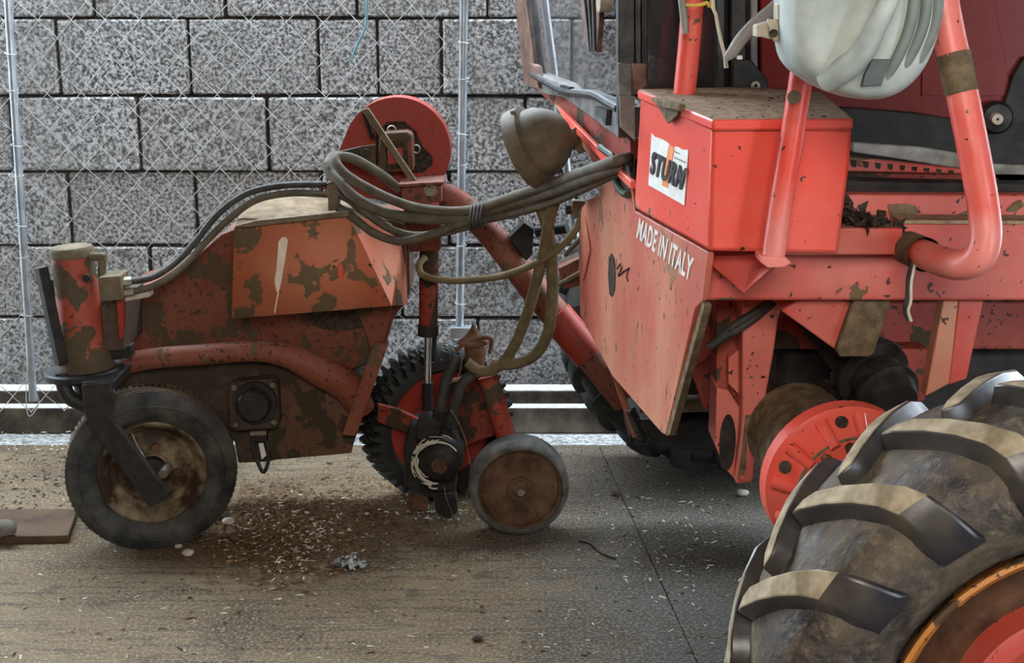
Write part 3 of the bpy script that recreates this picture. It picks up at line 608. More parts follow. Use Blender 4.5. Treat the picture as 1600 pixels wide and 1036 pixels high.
# ------------------------------------------------------------------ the vehicle
V = thing('harvester', 'large red farm vehicle with cab, toolbox and lugged tyres, filling the right half', 'farm vehicle', (1.0, 2.9, 0))
def vp(name, pix, Y0, Y1, m, par=V, bevel=.003, label=None, **k): return part(name, MB().pr(pix, Y0, Y1), m, par, label, bevel=bevel, **k)
def plane(pix, off=0.0): return [PP(x, y, off) for x, y in pix]
NIN = Vector((1, PK, 0)).normalized()            # into the vehicle
# slanting front plate with the lettering
fp = part('front_plate', MB().prism(plane([(866, 162), (985, 283), (992, 330), (1106, 394), (1098, 470), (1086, 482), (1040, 680), (1033, 676), (957, 588), (906, 492), (905, 330), (918, 312), (938, 305), (934, 268), (918, 240), (898, 218)]), NIN * .012), M_REDF, V, 'faded red sheet front plate', bevel=.002)
part('plate_edge', MB().prism([PP(1097, 472), PP(1101, 478), PP(1046, 680), PP(1040, 681)], NIN * .014), M_MUDCAKE, fp)
part('bent_flange', MB().prism([PP(909, 330, -.002), PP(916, 345, -.002), PP(923, 390, -.002), PP(912, 438, -.002), PP(905, 420, -.002)], -NIN * .002), M_REDF, fp)
part('slot', MB().prism(plane([(951, 402), (955, 396), (959, 404), (961, 425), (960, 452), (956, 464), (952, 460), (950, 430)], -.002), NIN * .002), M_DIRTBLACK, fp)
part('hose_hole', MB().prism(plane([(955, 240), (966, 244), (982, 262), (986, 280), (984, 306), (974, 300), (962, 284)], -.002), NIN * .003), M_DIRTBLACK, fp)
part('hole_gasket', MB().tube(plane([(938, 230), (948, 238), (956, 244), (960, 262)], -.008), .008, 8, smooth=4), M_GREEN, fp)
part('hole_gasket', MB().tube(plane([(960, 278), (966, 292), (974, 302), (980, 304)], -.008), .008, 8, smooth=4), M_GREEN, fp)
part('top_lip', MB().prism(plane([(872, 168), (985, 283), (985, 296), (890, 200)], -.010), NIN * .012), M_RED, fp, bevel=.002)
def bil(q, u, v): return (q[0] * (1 - u) + q[1] * u) * (1 - v) + (q[3] * (1 - u) + q[2] * u) * v
def lettering(name, text, quad, ext, m, par, label=None, bold=.03, shear=0.0, space=1.0):
    cu = bpy.data.curves.new('lettering', 'FONT'); cu.body = text; cu.offset = bold; cu.shear = shear; cu.space_character = space; cu.resolution_u = 3
    t = bpy.data.objects.new('lettering_tmp', cu); COL.objects.link(t)
    dg = bpy.context.evaluated_depsgraph_get(); me = t.evaluated_get(dg).to_mesh()
    xs = [v.co.x for v in me.vertices]; ys = [v.co.y for v in me.vertices]; x0, x1, y0, y1 = min(xs), max(xs), min(ys), max(ys)
    mb = MB(); vs = [bil(quad, (v.co.x - x0) / (x1 - x0), (v.co.y - y0) / (y1 - y0)) for v in me.vertices]
    mb.add(vs, [list(p.vertices) for p in me.polygons]); mb.add([v + ext for v in vs], [list(p.vertices)[::-1] for p in me.polygons])
    t.evaluated_get(dg).to_mesh_clear(); bpy.data.objects.remove(t); bpy.data.curves.remove(cu)
    return part(name, mb, m, par, label)
lettering('lettering', 'MADE IN ITALY', [PP(994, 371, -.0015), PP(1078, 440, -.0015), PP(1084, 404, -.0015), PP(999, 340, -.0015)], NIN * .001, M_LETTER, fp, 'white block letters', .022, 0, 1.05)
mb = MB().tube(plane([(964, 420), (969, 412), (971, 418), (966, 432), (973, 425), (983, 419), (979, 432), (981, 440)], -.002), .0016, 5)
part('scribble', mb, M_DIRTBLACK, fp, 'dark hand-scratched mark')
# toolbox with lid
bt = [PP(1113, 196, -.008), PP(1107, 393, -.008), PP(990, 326, -.008), PP(1000, 152, -.008)]
YB = bt[0].y
fr = [P(1113, 196, YB), P(1333, 200, YB), P(1330, 250, YB), P(1311, 397, YB), P(1107, 393, YB)]
tb = V
mb = MB()
dpt = bt[3] - bt[0]; dpt.z = .02
mb.add([fr[0], fr[1], fr[2], fr[3], fr[4], bt[3], fr[1] + dpt, fr[2] + dpt, fr[3] + dpt, bt[2]],
       [[0, 4, 3, 2, 1], [0, 5, 9, 4], [5, 6, 7, 8, 9], [1, 2, 7, 6], [2, 3, 8, 7], [3, 4, 9, 8], [0, 1, 6, 5]])
tb = part('toolbox', mb, M_RED, V, 'bright red sheet metal toolbox', bevel=.008)
l0, l1 = PP(1110, 186, -.018), PP(996, 139, -.018)
lt = [P(1113, 186, YB - .012), P(1334, 184, YB - .012), P(1310, 165, YB + .3), P(1215, 147, YB + .62), l1]
tops = [lt[0], lt[1], Vector((lt[1].x + .03, lt[0].y + .40, lt[1].z + .012)), Vector((lt[1].x - .10, l1.y, l1.z + .005)), l1]
mb = MB().prism(tops, (0, 0, -.021), 1, 0); mb.m[0] = 1
part('lid', mb, [M_RED, M_DUST], tb, 'dust-covered lid with red edges', bevel=.005)
mb = MB(); rs = random.Random(5)
for i in range(60):
    u, v = rs.random(), rs.random() ** 1.3; q = tops[0].lerp(tops[1], u).lerp(tops[4].lerp(tops[3], u), v)
    s = rs.uniform(.002, .007); mb.add([q + Vector((rs.uniform(-s, s), rs.uniform(-s, s) * 2, rs.uniform(.0005, .004))) for _ in range(4)], [[0, 1, 2], [0, 2, 3], [1, 3, 2], [0, 3, 1]])
part('lid_crumbs', mb, M_DIRTBLACK, tb, kind='stuff')
part('latch_recess', MB().prism(plane([(1026, 163), (1058, 172), (1060, 178), (1043, 193)], -.020), NIN * .004), M_MUDCAKE, tb)
part('latch', MB().prism(plane([(1018, 152), (1062, 163), (1060, 174), (1034, 168), (1018, 158)], -.030), NIN * .012), M_MUDCAKE, tb, bevel=.002)
st = part('sticker', MB().prism(plane([(1018, 208), (1023, 214), (1028, 215), (1035, 218), (1042, 222), (1050, 230), (1058, 229), (1066, 234), (1075, 234), (1069, 321), (1013, 289)], -.0100), NIN * .001), M_WHITE, tb, 'white sticker with ragged top edge')
part('stripe', MB().prism(plane([(1045, 226), (1053, 231), (1043, 294), (1034, 290)], -.0112), NIN * .001), M_STRIPE, st, 'orange stripe')
lettering('lettering', 'STURM', [PP(1014.5, 271, -.013), PP(1065, 298, -.013), PP(1073, 263, -.013), PP(1018, 235, -.013)], NIN * .001, M_INK, st, 'heavy black letters', .040, .12, 1.14)
lettering('small_print', 'Gaudi', [PP(1054, 239, -.013), PP(1061, 242, -.013), PP(1062, 236, -.013), PP(1055, 233, -.013)], NIN * .0005, M_INK, st, None, .0) if False else None
for (q) in (((1054, 238), (1061, 241), (1061, 239), (1054, 236)), ((1053, 247), (1071, 255), (1071, 252.5), (1053, 244.5))):
    part('small_print', MB().prism(plane(q, -.012), NIN * .0005), M_GREYHOSE, st)
# chassis beam, shelf, gusset, tubes
vp('chassis_beam', [(1094, 396), (1180, 398), (1300, 399), (1312, 399), (1402, 399), (1408, 347), (1790, 347), (1790, 470), (1094, 470)], 2.56, 2.62, M_BEAM, bevel=.006, label='long red chassis beam')
vp('beam_top_dust', [(1408, 344), (1790, 346), (1790, 352), (1408, 350)], 2.555, 2.62, M_DUST, bevel=.001)
sh = vp('shelf', [(1225, 357), (1412, 357), (1408, 399), (1225, 399)], 2.50, 2.62, M_BEAM, bevel=.004)
mb = MB(); rs = random.Random(9)
for i in range(170):
    x = rs.uniform(1318, 1408); hgt = max(0, (1 - (x - 1318) / 92)) * 34
    c = P(x, 357 - rs.random() * hgt, 2.51 + rs.uniform(0, .10)); s = rs.uniform(.004, .011)
    vs = [c + Vector((rs.gauss(0, s), rs.gauss(0, s), rs.gauss(0, s))) for _ in range(5)]
    mb.add(vs, [[0, 1, 2], [0, 2, 3], [0, 3, 1], [4, 2, 1], [4, 3, 2], [4, 1, 3]])
part('litter_heap', mb, M_DIRTBLACK, sh, 'dark crumbly dirt heaped on the shelf', kind='stuff')
vp('rear_rail', [(1310, 304), (1790, 306), (1790, 350), (1310, 352)], 2.62, 2.66, M_BEAM, bevel=.004)
for q in ([(1387, 320), (1415, 318), (1432, 322), (1436, 342), (1392, 342)], [(1485, 342), (1500, 334), (1520, 326), (1530, 342)], [(1572, 330), (1585, 316), (1596, 312), (1600, 322), (1585, 332)]): part('mud_patch', MB().pr(q, 2.617, 2.62), M_MUDCAKE, V)
vp('dark_rail', [(1310, 282), (1790, 292), (1790, 303), (1310, 303)], 2.86, 2.92, M_SEAL)
vp('perforated_strip', [(1320, 244), (1515, 266), (1515, 272), (1320, 268)], 2.90, 2.93, M_BEAM)
for i in range(9):
    x = 1330 + i * 19; part('perforation', MB().pr([(x, 250 + i * 2), (x + 9, 251 + i * 2), (x + 7, 262 + i * 1.2), (x + 1, 260 + i * 1.2)], 2.897, 2.90), M_DIRTBLACK, V)
vp('red_channel', [(1310, 268), (1790, 272), (1790, 284), (1310, 284)], 2.93, 2.96, M_UNDER)
gs = part('gusset', MB().add([P(1092, 399, 2.56), P(1190, 399, 2.54), P(1232, 404, 2.43), P(1204, 420, 2.42), P(1163, 459, 2.47), P(1150, 430, 2.56)], [[0, 4, 3, 2, 1], [0, 5, 4], [3, 4, 5], [0, 1, 5], [1, 2, 3, 5]]), M_PIPE, V, 'welded triangular gusset', bevel=.002)
part('foot_plate', MB().pr([(1188, 400), (1228, 402), (1237, 411), (1226, 418), (1200, 419), (1188, 410)], 2.40, 2.46), M_PIPE, gs, bevel=.002)
rb = part('guard_tube', MB().tube([P(1208, 405, 2.42), P(1218, 330, 2.42), P(1237, 215, 2.42), P(1256, 95, 2.42), P(1270, 10, 2.42), P(1284, -70, 2.42), P(1300, -120, 2.40), P(1340, -145, 2.38), P(1400, -150, 2.36), P(1440, -130, 2.34), P(1462, -70, 2.32), P(1480, 40, 2.30), P(1500, 130, 2.28), P(1522, 240, 2.26), P(1536, 320, 2.25), P(1540, 370, 2.24), P(1530, 402, 2.24), P(1503, 414, 2.27), P(1470, 408, 2.34), P(1440, 396, 2.44), P(1415, 386, 2.53)], [RR(18, 2.42)] * 8 + [RR(21, 2.4)] * 3 + [RR(24, 2.3)] * 10, 24, smooth=7), M_PIPE, V, 'bent red guard tube with mud rings')
def band(p, q, r, name='mud_ring'): return part(name, MB().tube([p, q], r, 24, caps=False), M_MUDCAKE, rb)
band(P(1490, 84, 2.291), P(1503, 146, 2.276), RR(25.2, 2.29)); band(P(1445, 398, 2.425), P(1418, 387, 2.522), RR(27, 2.45))
part('mud_spot', MB().lathe([(0, 0), (0, .012), (.002, .012), (.002, 0)], P(1241, 152, 2.396), (0, 1, 0), 10), M_MUDCAKE, rb)
part('cab_post_tube', MB().tube([P(1069, 150, 2.86), P(1077, 70, 2.86), P(1086, -40, 2.86), P(1118, -290, 2.86)], RR(17, 2.86), 20), M_RED, V, 'straight bright red tube behind the toolbox')
# cables hanging at the cab
part('grey_cable_end', MB().tube([P(x, y, 2.78) for x, y in ((1040, -290), (1063, -30), (1067, 10), (1071, 52))], [.008, .008, .008, .007], 10, smooth=4), M_GREYHOSE, V)
part('yellow_cable', MB().tube([P(x, y, 2.76) for x, y in ((1072, 8), (1090, 8), (1104, 4), (1112, -12), (1100, -290))], .0036, 8, smooth=5), M_YELLOW, V)
part('cream_cable', MB().tube([P(x, y, 2.72) for x, y in ((1130, -290), (1115, -20), (1119, 25), (1127, 65), (1133, 88), (1135, 106))], [.0034, .0034, .0034, .0034, .004, .0046], 8, smooth=5), M_CREAM, V)
part('grey_hose', MB().tube([P(x, y, 2.66) for x, y in ((1262, -150), (1240, -22), (1215, 8), (1180, 38), (1158, 62), (1144, 82), (1133, 92))], [.0125, .0125, .0125, .0125, .0125, .011, .006], 12, smooth=5), M_GREYHOSE, V)
part('drain_cable', MB().tube([P(x, y, 2.42) for x, y in ((1428, 404), (1420, 432), (1418, 462), (1414, 484), (1420, 500))], .0042, 8, smooth=5), M_SEAL, V)
part('drain_cable', MB().tube([P(x, y, 2.415) for x, y in ((1432, 404), (1424, 440), (1423, 470), (1419, 486), (1424, 502))], .0028, 8, smooth=5), M_CREAM, V)
# below the beam
vp('rear_beam', [(1100, 472), (1790, 472), (1790, 546), (1190, 546), (1100, 540)], 2.95, 3.05, M_UNDER, bevel=.004)
vp('drop_plate', [(1221, 486), (1246, 470), (1334, 470), (1310, 547), (1300, 543)], 2.60, 2.70, M_BEAM, bevel=.003)
vp('drop_plate', [(1334, 470), (1392, 470), (1367, 552), (1359, 558), (1312, 558), (1307, 546)], 2.58, 2.72, M_MUDCAKE, bevel=.004, label='mud-caked plate below the beam')
vp('beam_post', [(1474, 470), (1498, 470), (1484, 600), (1446, 620)], 2.58, 2.62, M_REDF)
vp('beam_post', [(1498, 470), (1537, 470), (1511, 592), (1482, 602)], 2.60, 2.68, M_BEAM)
vp('post_side', [(1380, 545), (1450, 545), (1446, 625), (1410, 640)], 2.80, 2.86, M_UNDER)
sup = vp('axle_leg', [(1160, 474), (1219, 474), (1210, 546), (1194, 634), (1188, 655), (1177, 754), (1150, 757), (1157, 695), (1160, 645)], 2.72, 2.84, M_BEAM, bevel=.004, label='red welded axle leg')
part('inner_web', MB().pr([(1119, 472), (1161, 472), (1161, 645), (1138, 606), (1119, 606)], 2.80, 2.88), M_UNDER, sup, bevel=.003)
part('rib', MB().pr([(1138, 560), (1158, 545), (1158, 620), (1138, 600)], 2.77, 2.80), M_BEAM, sup, bevel=.002)
part('lower_cheek', MB().pr([(1120, 606), (1139, 611), (1165, 652), (1152, 753), (1134, 734), (1117, 695)], 2.76, 2.86), M_BEAM, sup, bevel=.003)
cch = P(1137, 692, 2.755)
part('oval_hole', MB().prism([cch + Vector((.0165 * math.cos(t), 0, .060 * math.sin(t))) for t in [k * 2 * math.pi / 24 for k in range(24)]], (0, .006, 0)), M_BLACK, sup)
part('mud_streak', MB().pr([(1165, 650), (1182, 648), (1185, 658), (1168, 680), (1166, 730), (1160, 750), (1153, 748), (1160, 700)], 2.716, 2.72), M_MUDCAKE, sup)
part('bolt', MB().lathe([(0, 0), (0, .007), (.008, .007)], P(1161, 747, 2.71), (0, 1, 0), 6), M_BEAM, sup)
vp('diagonal_strut', [(1062, 588), (1098, 500), (1112, 470), (1166, 470), (1140, 530), (1105, 560)], 2.90, 2.98, M_UNDER)
vp('frame_back', [(1060, 540), (1118, 540), (1118, 640), (1100, 640), (1088, 600)], 3.0, 3.06, M_UNDER)
for i in range(2): part('under_hose', MB().tube([P(1106 + i * 10, 542 - i * 6, 2.72), P(1150, 516 - i * 9, 2.71), P(1180, 496 - i * 8, 2.71), P(1210, 470 - i * 3, 2.72)], RR(7, 2.7), 10, smooth=5), M_HOSED, V)
part('cross_shaft', MB().tube([P(1000, 632, 3.3), P(1125, 630, 3.3)], RR(14, 3.3), 16), M_TAN, V)
part('axle_beam', MB().pr([(985, 655), (1250, 655), (1250, 715), (985, 700)], 3.7, 3.95), M_BLACK, V, bevel=.01)
part('under_tank', MB().pr([(1010, 560), (1120, 560), (1120, 640), (1020, 640)], 3.75, 4.0), M_BLACK, V, bevel=.01)
part('coil_spring', MB().tube([P(985 + 22 * k / 60 + 6 * math.cos(k * .9), 640 + 50 * k / 60, 3.25 + .02 * math.sin(k * .9)) for k in range(60)], .006, 6), M_BLACK, V)
part('inner_strut', MB().pr([(952, 575), (966, 590), (998, 684), (988, 684)], 3.3, 3.36), M_REDF, V, bevel=.002)
tr = part('transmission_case', MB().pr([(1215, 545), (1790, 545), (1790, 800), (1330, 800), (1290, 690), (1215, 620)], 3.05, 3.9), M_BLACK, V, bevel=.02)
mb = MB(); rs = random.Random(12)
for i in range(120):
    c = P(rs.uniform(1290, 1400), rs.uniform(590, 680), 2.85 + rs.uniform(-.05, .2)); s = rs.uniform(.006, .016)
    vs = [c + Vector((rs.gauss(0, s), rs.gauss(0, s), rs.gauss(0, s))) for _ in range(5)]
    mb.add(vs, [[0, 1, 2], [0, 2, 3], [0, 3, 1], [4, 2, 1], [4, 3, 2], [4, 1, 3]])
part('caked_dirt', mb, M_DIRTBLACK, tr, kind='stuff')
part('drive_neck', MB().lathe([(0, .0), (0, .045), (.03, .055), (.035, .065), (.05, .065), (.055, .055), (.09, .055), (.1, .075), (.12, .075), (.13, .06), (.4, .06)], P(1400, 632, 2.62), (-.25, 1, .35), 28), M_BLACK, V)
part('pipe_elbow', MB().tube([P(1362, 616, 2.75), P(1380, 622, 2.72), P(1400, 634, 2.70)], .018, 12), M_MUDCAKE, V)
fo = P(1338, 776, 2.40); fax = Vector((-.14, 1, .05)).normalized(); f1 = fax.orthogonal().normalized(); f2 = fax.cross(f1)
fd = part('final_drive', MB().lathe([(0, 0), (0, .070), (.004, .078), (.012, .080), (.013, .104), (.018, .108), (.06, .140), (.066, .148), (.095, .150), (.10, .135), (.16, .11), (.34, .10), (.34, 0)], fo, fax, 48, [0] * 4 + [1] + [0] * 3 + [0, 0, 1, 1, 1]), [M_RED, M_MUDCAKE], V, 'bright red final drive casing with bolts')
for i in range(12):
    t = i * math.pi / 6 + .1; part('casing_bolt', MB().lathe([(-.012, 0), (-.012, .010), (.004, .010), (.004, .015), (.02, .015)], fo + (f1 * math.cos(t) + f2 * math.sin(t)) * .092 + fax * .010, fax, 6), M_RIMRUST, fd)
for i in range(12):
    t = i * math.pi / 6 + .36; d = f1 * math.cos(t) + f2 * math.sin(t)
    part('casing_rib', MB().tube([fo + d * .100 + fax * .010, fo + d * .136 + fax * .052], [.010, .013], 10), M_RED, fd)
    if i % 2: part('casing_slot', MB().lathe([(-.004, 0), (-.004, .012), (.006, .012)], fo + (f1 * math.cos(t + .26) + f2 * math.sin(t + .26)) * .128 + fax * .044, (fax - (f1 * math.cos(t + .26) + f2 * math.sin(t + .26)) * 1.2), 10), M_DIRTBLACK, fd)
# ---- big lugged wheels
WAX = Vector((0, -1, 0))
def ag_wheel(name, c, Rc, hw, m_tyre, label, rot=0.0, nl=18):
    k = Rc / .50
    prof = [(-hw * .80, .300), (-hw * .98, .330), (-hw * 1.06, .370), (-hw * 1.02, .410), (-hw * .90, .440), (-hw * .55, .458), (0, .466), (hw * .55, .458), (hw * .90, .440), (hw * 1.02, .410), (hw * 1.06, .370), (hw * .98, .330), (hw * .80, .300), (hw * .70, .288)]
    tyre = part(name, MB().lathe([(a, r * k) for a, r in prof], c, WAX, 96), m_tyre, V, label, smooth=60)
    off = offset(tyre)
    path = [(-.10, .492, 0, .010), (.03, .494, .0, .0), (.30, .490, 0, 0), (.60, .482, 0, 0), (.86, .470, 0, 0), (1.02, .452, 0, 0), (1.12, .418, 0, 0), (1.12, .372, 0, 0)]
    base = [.455, .455, .452, .446, .432, .412, .385, .355]
    outw = [0, 0, 0, 0, .0, .0, 0, -.03]
    def lug_mesh(sgn):
        vs, fs, ms = [], [], []; N = len(path)
        for i, (s, r, _, _) in enumerate(path):
            u = max(0, min(1, (s + .1) / 1.22)); ph = math.radians(17) * (u ** .9) if i < N - 1 else math.radians(18.5)
            wt = (.028 if i else .022) + .012 * u; wb = wt + .018
            rb = base[i]; yb = s * hw * (1 if i < 5 else .96); yt = s * hw
            for (rr, w, yy) in ((rb * k, -wb, yb), (r * k, -wt, yt), (r * k, wt, yt), (rb * k, wb, yb)):
                a = ph + w / rr * .62
                vs.append(Vector((math.cos(math.pi / 2 - a * -1) * 0 + rr * math.sin(-a) * -1, -sgn * yy, rr * math.cos(a))))
        for i in range(N - 1):
            b = i * 4
            for q, mm in ((0, 1), (1, 0), (2, 1)):
                fs.append([b + q, b + q + 1, b + q + 5, b + q + 4]); ms.append(mm if not (q == 1 and i >= 5) else 1)
            fs.append([b + 3, b, b + 4, b + 7]); ms.append(1)
        fs.append([3, 2, 1, 0]); ms.append(1); e = (N - 1) * 4; fs.append([e, e + 1, e + 2, e + 3]); ms.append(1)
        mb = MB(); mb.add(vs, fs)
        mb.m = ms
        return mesh_of('lug', mb, [M_LUGTOP if m_tyre is M_TYREMUD else m_tyre, M_LUGSIDE if m_tyre is M_TYREMUD else m_tyre], smooth=50)
    meshes_ = (lug_mesh(1), lug_mesh(-1))
    for i in range(nl):
        for sd in (0, 1):
            o = bpy.data.objects.new('lug', meshes_[sd]); COL.objects.link(o); o.parent = tyre
            o.location = c - off; o.rotation_euler = (0, rot + (i + .5 * sd) * 2 * math.pi / nl, 0)
            b = o.modifiers.new('bevel', 'BEVEL'); b.width = .010; b.segments = 2; b.limit_method = 'ANGLE'; b.angle_limit = math.radians(40)
    return tyre
WR, WHW = .505, .145
rimc = P(1695, 1158, 1.813)
wc = Vector((rimc.x, 1.813 + WHW * .78, rimc.z)); wc.z = WR
wheel = ag_wheel('front_wheel', wc, WR, WHW, M_TYREMUD, 'big lugged tractor tyre with dust-worn lugs', rot=math.radians(6.5))
rimr = .288
part('rim', MB().lathe([(WHW * .70, rimr - .006), (WHW * .76, rimr + .002), (WHW * .84, rimr + .004), (WHW * .86, rimr - .002), (WHW * .80, rimr - .010), (WHW * .72, rimr - .018), (WHW * .62, rimr - .026), (WHW * .3, rimr - .034), (-WHW * .2, rimr - .044)], wc, WAX, 96), M_RIMORANGE, wheel, 'orange rim with chipped paint')
part('rim_dish', MB().lathe([(-WHW * .2, rimr - .04), (-WHW * .15, rimr - .06), (WHW * .1, .19), (WHW * .12, .06), (WHW * .12, 0)], wc, WAX, 72), M_RIMRUST, wheel, 'dark rusty wheel dish')
part('hub_ring', MB().lathe([(WHW * .1, .165), (WHW * .42, .160), (WHW * .46, .150), (WHW * .46, .132), (WHW * .40, .122), (WHW * .35, .08), (WHW * .7, .07), (WHW * .72, 0)], wc, WAX, 64), M_BEAM, wheel, 'red hub ring')
for i in range(10):
    t = i * math.pi / 5; part('wheel_nut', MB().lathe([(WHW * .38, .013), (WHW * .62, .013), (WHW * .64, 0)], wc + Vector((math.cos(t) * .105, 0, math.sin(t) * .105)), WAX, 6), M_RIMRUST, wheel)
wf = Vector((.46, 4.34, WR)); wf.x = P(868, 590, 4.28).x + WR * .99
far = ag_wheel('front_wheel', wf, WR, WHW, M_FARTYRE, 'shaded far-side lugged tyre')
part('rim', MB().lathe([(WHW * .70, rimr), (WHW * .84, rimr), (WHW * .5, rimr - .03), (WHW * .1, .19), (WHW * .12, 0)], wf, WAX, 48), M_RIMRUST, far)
part('half_axle', MB().tube([fo, wc + Vector((0, .12, 0))], .06, 20), M_BLACK, V)
# ---- headlamp on the slanting front
ax = Vector((.85, -.28, .42)).normalized()
hl = part('headlamp', MB().lathe([(-.020, .080), (-.024, .092), (-.020, .101), (.018, .101), (.022, .093), (.024, .087), (.045, .086), (.065, .076), (.085, .063), (.100, .046), (.110, .026), (.113, 0)], P(826, 230, 3.50), ax, 40), M_OLIVE, V, 'dusty olive-brown round headlamp shell')
part('lens', MB().lathe([(-.010, .080), (-.022, .05), (-.026, 0)], P(824, 228, 3.50), ax, 36), M_GLASS, hl)
part('lamp_visor', MB().prism([P(796, 174, 3.46), P(804, 172, 3.46), P(846, 246, 3.42), P(838, 251, 3.42)], (0, .03, 0)), M_OLIVE, hl, bevel=.003)
part('lamp_bracket', MB().prism([P(884, 206, 3.58), P(902, 198, 3.58), P(921, 234, 3.58), P(904, 242, 3.58)], (.02, .06, 0)), M_TAN, hl, bevel=.003)
part('lamp_neck', MB().tube([P(872, 222, 3.57), P(896, 218, 3.60)], RR(16, 3.58), 14), M_OLIVE, hl)
hb2 = part('hose_bracket', MB().pr([(894, 314), (914, 314), (914, 330), (902, 342), (893, 342)], 3.56, 3.59), M_TAN, V, bevel=.002)
part('bracket_knob', MB().tube([P(884, 327, 3.575), P(894, 327, 3.575)], RR(8, 3.57), 10), M_BLACK, hb2)
# ---- cab
IN = NIN
wfm = part('windscreen_frame', MB().prism(plane([(772, -300), (782, -300), (836, 118), (836, 138), (826, 136), (818, 128)]), IN * .04), M_RUSTBAR, V, 'rusty brown windscreen edge bar', bevel=.003)
part('inner_bead', MB().prism(plane([(786, -300), (794, -300), (842, 118), (834, 118)], .01), IN * .02), M_SEAL, wfm)
part('bar_catch', MB().prism(plane([(826, 98), (836, 104), (842, 138), (830, 136)], -.01), IN * .02), M_RUSTBAR, wfm)
sl = part('windscreen_sill', MB().prism(plane([(830, 112), (850, 122), (870, 128), (884, 140), (905, 140), (945, 158), (966, 168), (966, 216), (880, 152), (846, 146), (832, 132)]), IN * .05), M_FRAME, V, 'grey dusty lower windscreen rail', bevel=.003)
part('sill_seal', MB().tube(plane([(832, 116), (856, 130), (884, 143), (925, 148), (948, 160), (966, 170)], -.006), .010, 8, smooth=4), M_SEAL, sl)
part('sill_clip', MB().prism(plane([(876, 132), (890, 136), (886, 150), (870, 148)], -.012), IN * .012), M_BLACK, sl)
part('sill_clip', MB().prism(plane([(930, 166), (948, 172), (946, 196), (940, 186), (930, 180)], -.012), IN * .012), M_SEAL, sl)
part('under_sill_strip', MB().prism(plane([(838, 140), (880, 152), (985, 218), (985, 286), (866, 164)], .03), IN * .02), M_UNDER, sl)  # dull red strip set back below the windscreen sill
part('windscreen', MB().prism(plane([(790, -300), (968, -300), (968, 178), (905, 146), (838, 122)], .02), IN * .005), M_GLASS, V, 'dusty see-through windscreen')
wb = part('wiper', MB().prism(plane([(890, -170), (946, -170), (936, 30), (932, 82), (921, 82), (912, 60), (908, 20)], -.012), IN * .012), M_RUSTBAR, V, 'brown ribbed wiper')
for k in range(3): part('rib', MB().tube(plane([(900 + k * 17, -170), (910 + k * 8, -30), (918 + k * 5, 40), (922 + k * 3.5, 80)], -.016), .004, 6), M_SEAL, wb)
part('wiper_boss', MB().lathe([(0, 0), (0, .022), (.03, .022)], PP(935, 4, -.03), IN, 14), M_BRACKET, wb)
pil = vp('cab_pillar', [(965, -300), (992, -300), (992, 212), (985, 222), (966, 196)], 3.02, 3.08, M_SEAL, label='black rubber-covered cab pillar')
part('pillar_rib', MB().pr([(994, -300), (1002, -300), (1002, 140), (994, 140)], 3.0, 3.06), M_SEAL, pil, bevel=.003)
part('pillar_rib', MB().pr([(1004, -300), (1013, -300), (1013, 140), (1004, 140)], 2.99, 3.06), M_BLACK, pil, bevel=.003)
hg = part('hinge_plate', MB().pr([(966, 99), (988, 99), (987, 151), (967, 150)], 3.0, 3.02), M_FRAME, pil, bevel=.002)
part('hinge_rust', MB().pr([(988, 99), (1010, 99), (1011, 134), (988, 150)], 2.985, 3.02), M_RUSTBAR, pil, bevel=.002)
part('hinge_bolt', MB().lathe([(0, 0), (0, .007), (.006, .007)], P(977, 125, 2.993), (0, 1, 0), 12), M_FRAME, hg)
part('pillar_foot', MB().pr([(968, 150), (992, 150), (992, 220), (970, 200)], 2.995, 3.02), M_FRAME, pil)
vp('side_window', [(1013, -300), (1190, -300), (1190, 200), (1013, 200)], 3.03, 3.036, M_TINT, bevel=0, label='tinted dusty side window')
vp('cab_back', [(1013, -300), (1850, -300), (1850, 330), (1013, 330)], 3.75, 3.80, M_INTERIOR, bevel=0)
vp('cab_floor', [(1000, 262), (1850, 262), (1850, 285), (1000, 285)], 3.05, 3.78, M_INTERIOR, bevel=0)
vp('seat', [(1016, -40), (1052, -40), (1058, 92), (1016, 92)], 3.25, 3.4, M_CABRED, bevel=.02)  # its red stands in for the reddish reflection in the side glass
vp('seat_base', [(1014, 98), (1056, 98), (1056, 140), (1014, 140)], 3.2, 3.5, M_RUSTBAR, bevel=.02)
vp('door_frame', [(1116, -300), (1133, -300), (1133, 150), (1120, 150)], 3.0, 3.03, M_SEAL)
vp('door_frame', [(1142, -300), (1166, -300), (1166, 150), (1142, 150)], 2.98, 3.02, M_BLACK)
vp('door_frame', [(1173, -300), (1184, -300), (1184, 150), (1173, 150)], 2.97, 3.02, M_FRAME)
hp = vp('hinge_bracket', [(1145, 94), (1173, 93), (1198, 122), (1201, 142), (1196, 150), (1145, 150)], 2.94, 2.96, M_BLACK, bevel=.003)
part('bracket_bolt', MB().lathe([(0, .004), (0, .009), (.006, .009)], P(1181, 134, 2.934), (0, 1, 0), 14), M_BRACKET, hp)
part('bracket_nib', MB().pr([(1152, 87), (1160, 87), (1160, 93), (1152, 93)], 2.94, 2.96), M_WHITE, hp)
dr_ = vp('door_panel', [(1188, -300), (1560, -300), (1600, -300), (1790, -300), (1790, 130), (1560, 200), (1430, 178), (1330, 170), (1188, 160)], 2.97, 3.01, M_DOOR, bevel=.004, label='dark maroon glossy door panel')
part('door_crease', MB().pr([(1448, -300), (1500, -300), (1580, 150), (1440, 150)], 2.966, 2.97), M_DOOR, dr_, bevel=.001)
vp('lower_door_band', [(1270, 168), (1330, 168), (1430, 176), (1560, 198), (1582, 120), (1600, 90), (1790, 60), (1790, 275), (1560, 262), (1500, 244), (1332, 226), (1270, 220)], 2.955, 2.975, M_BLACK, bevel=.003, label='black lower door band')
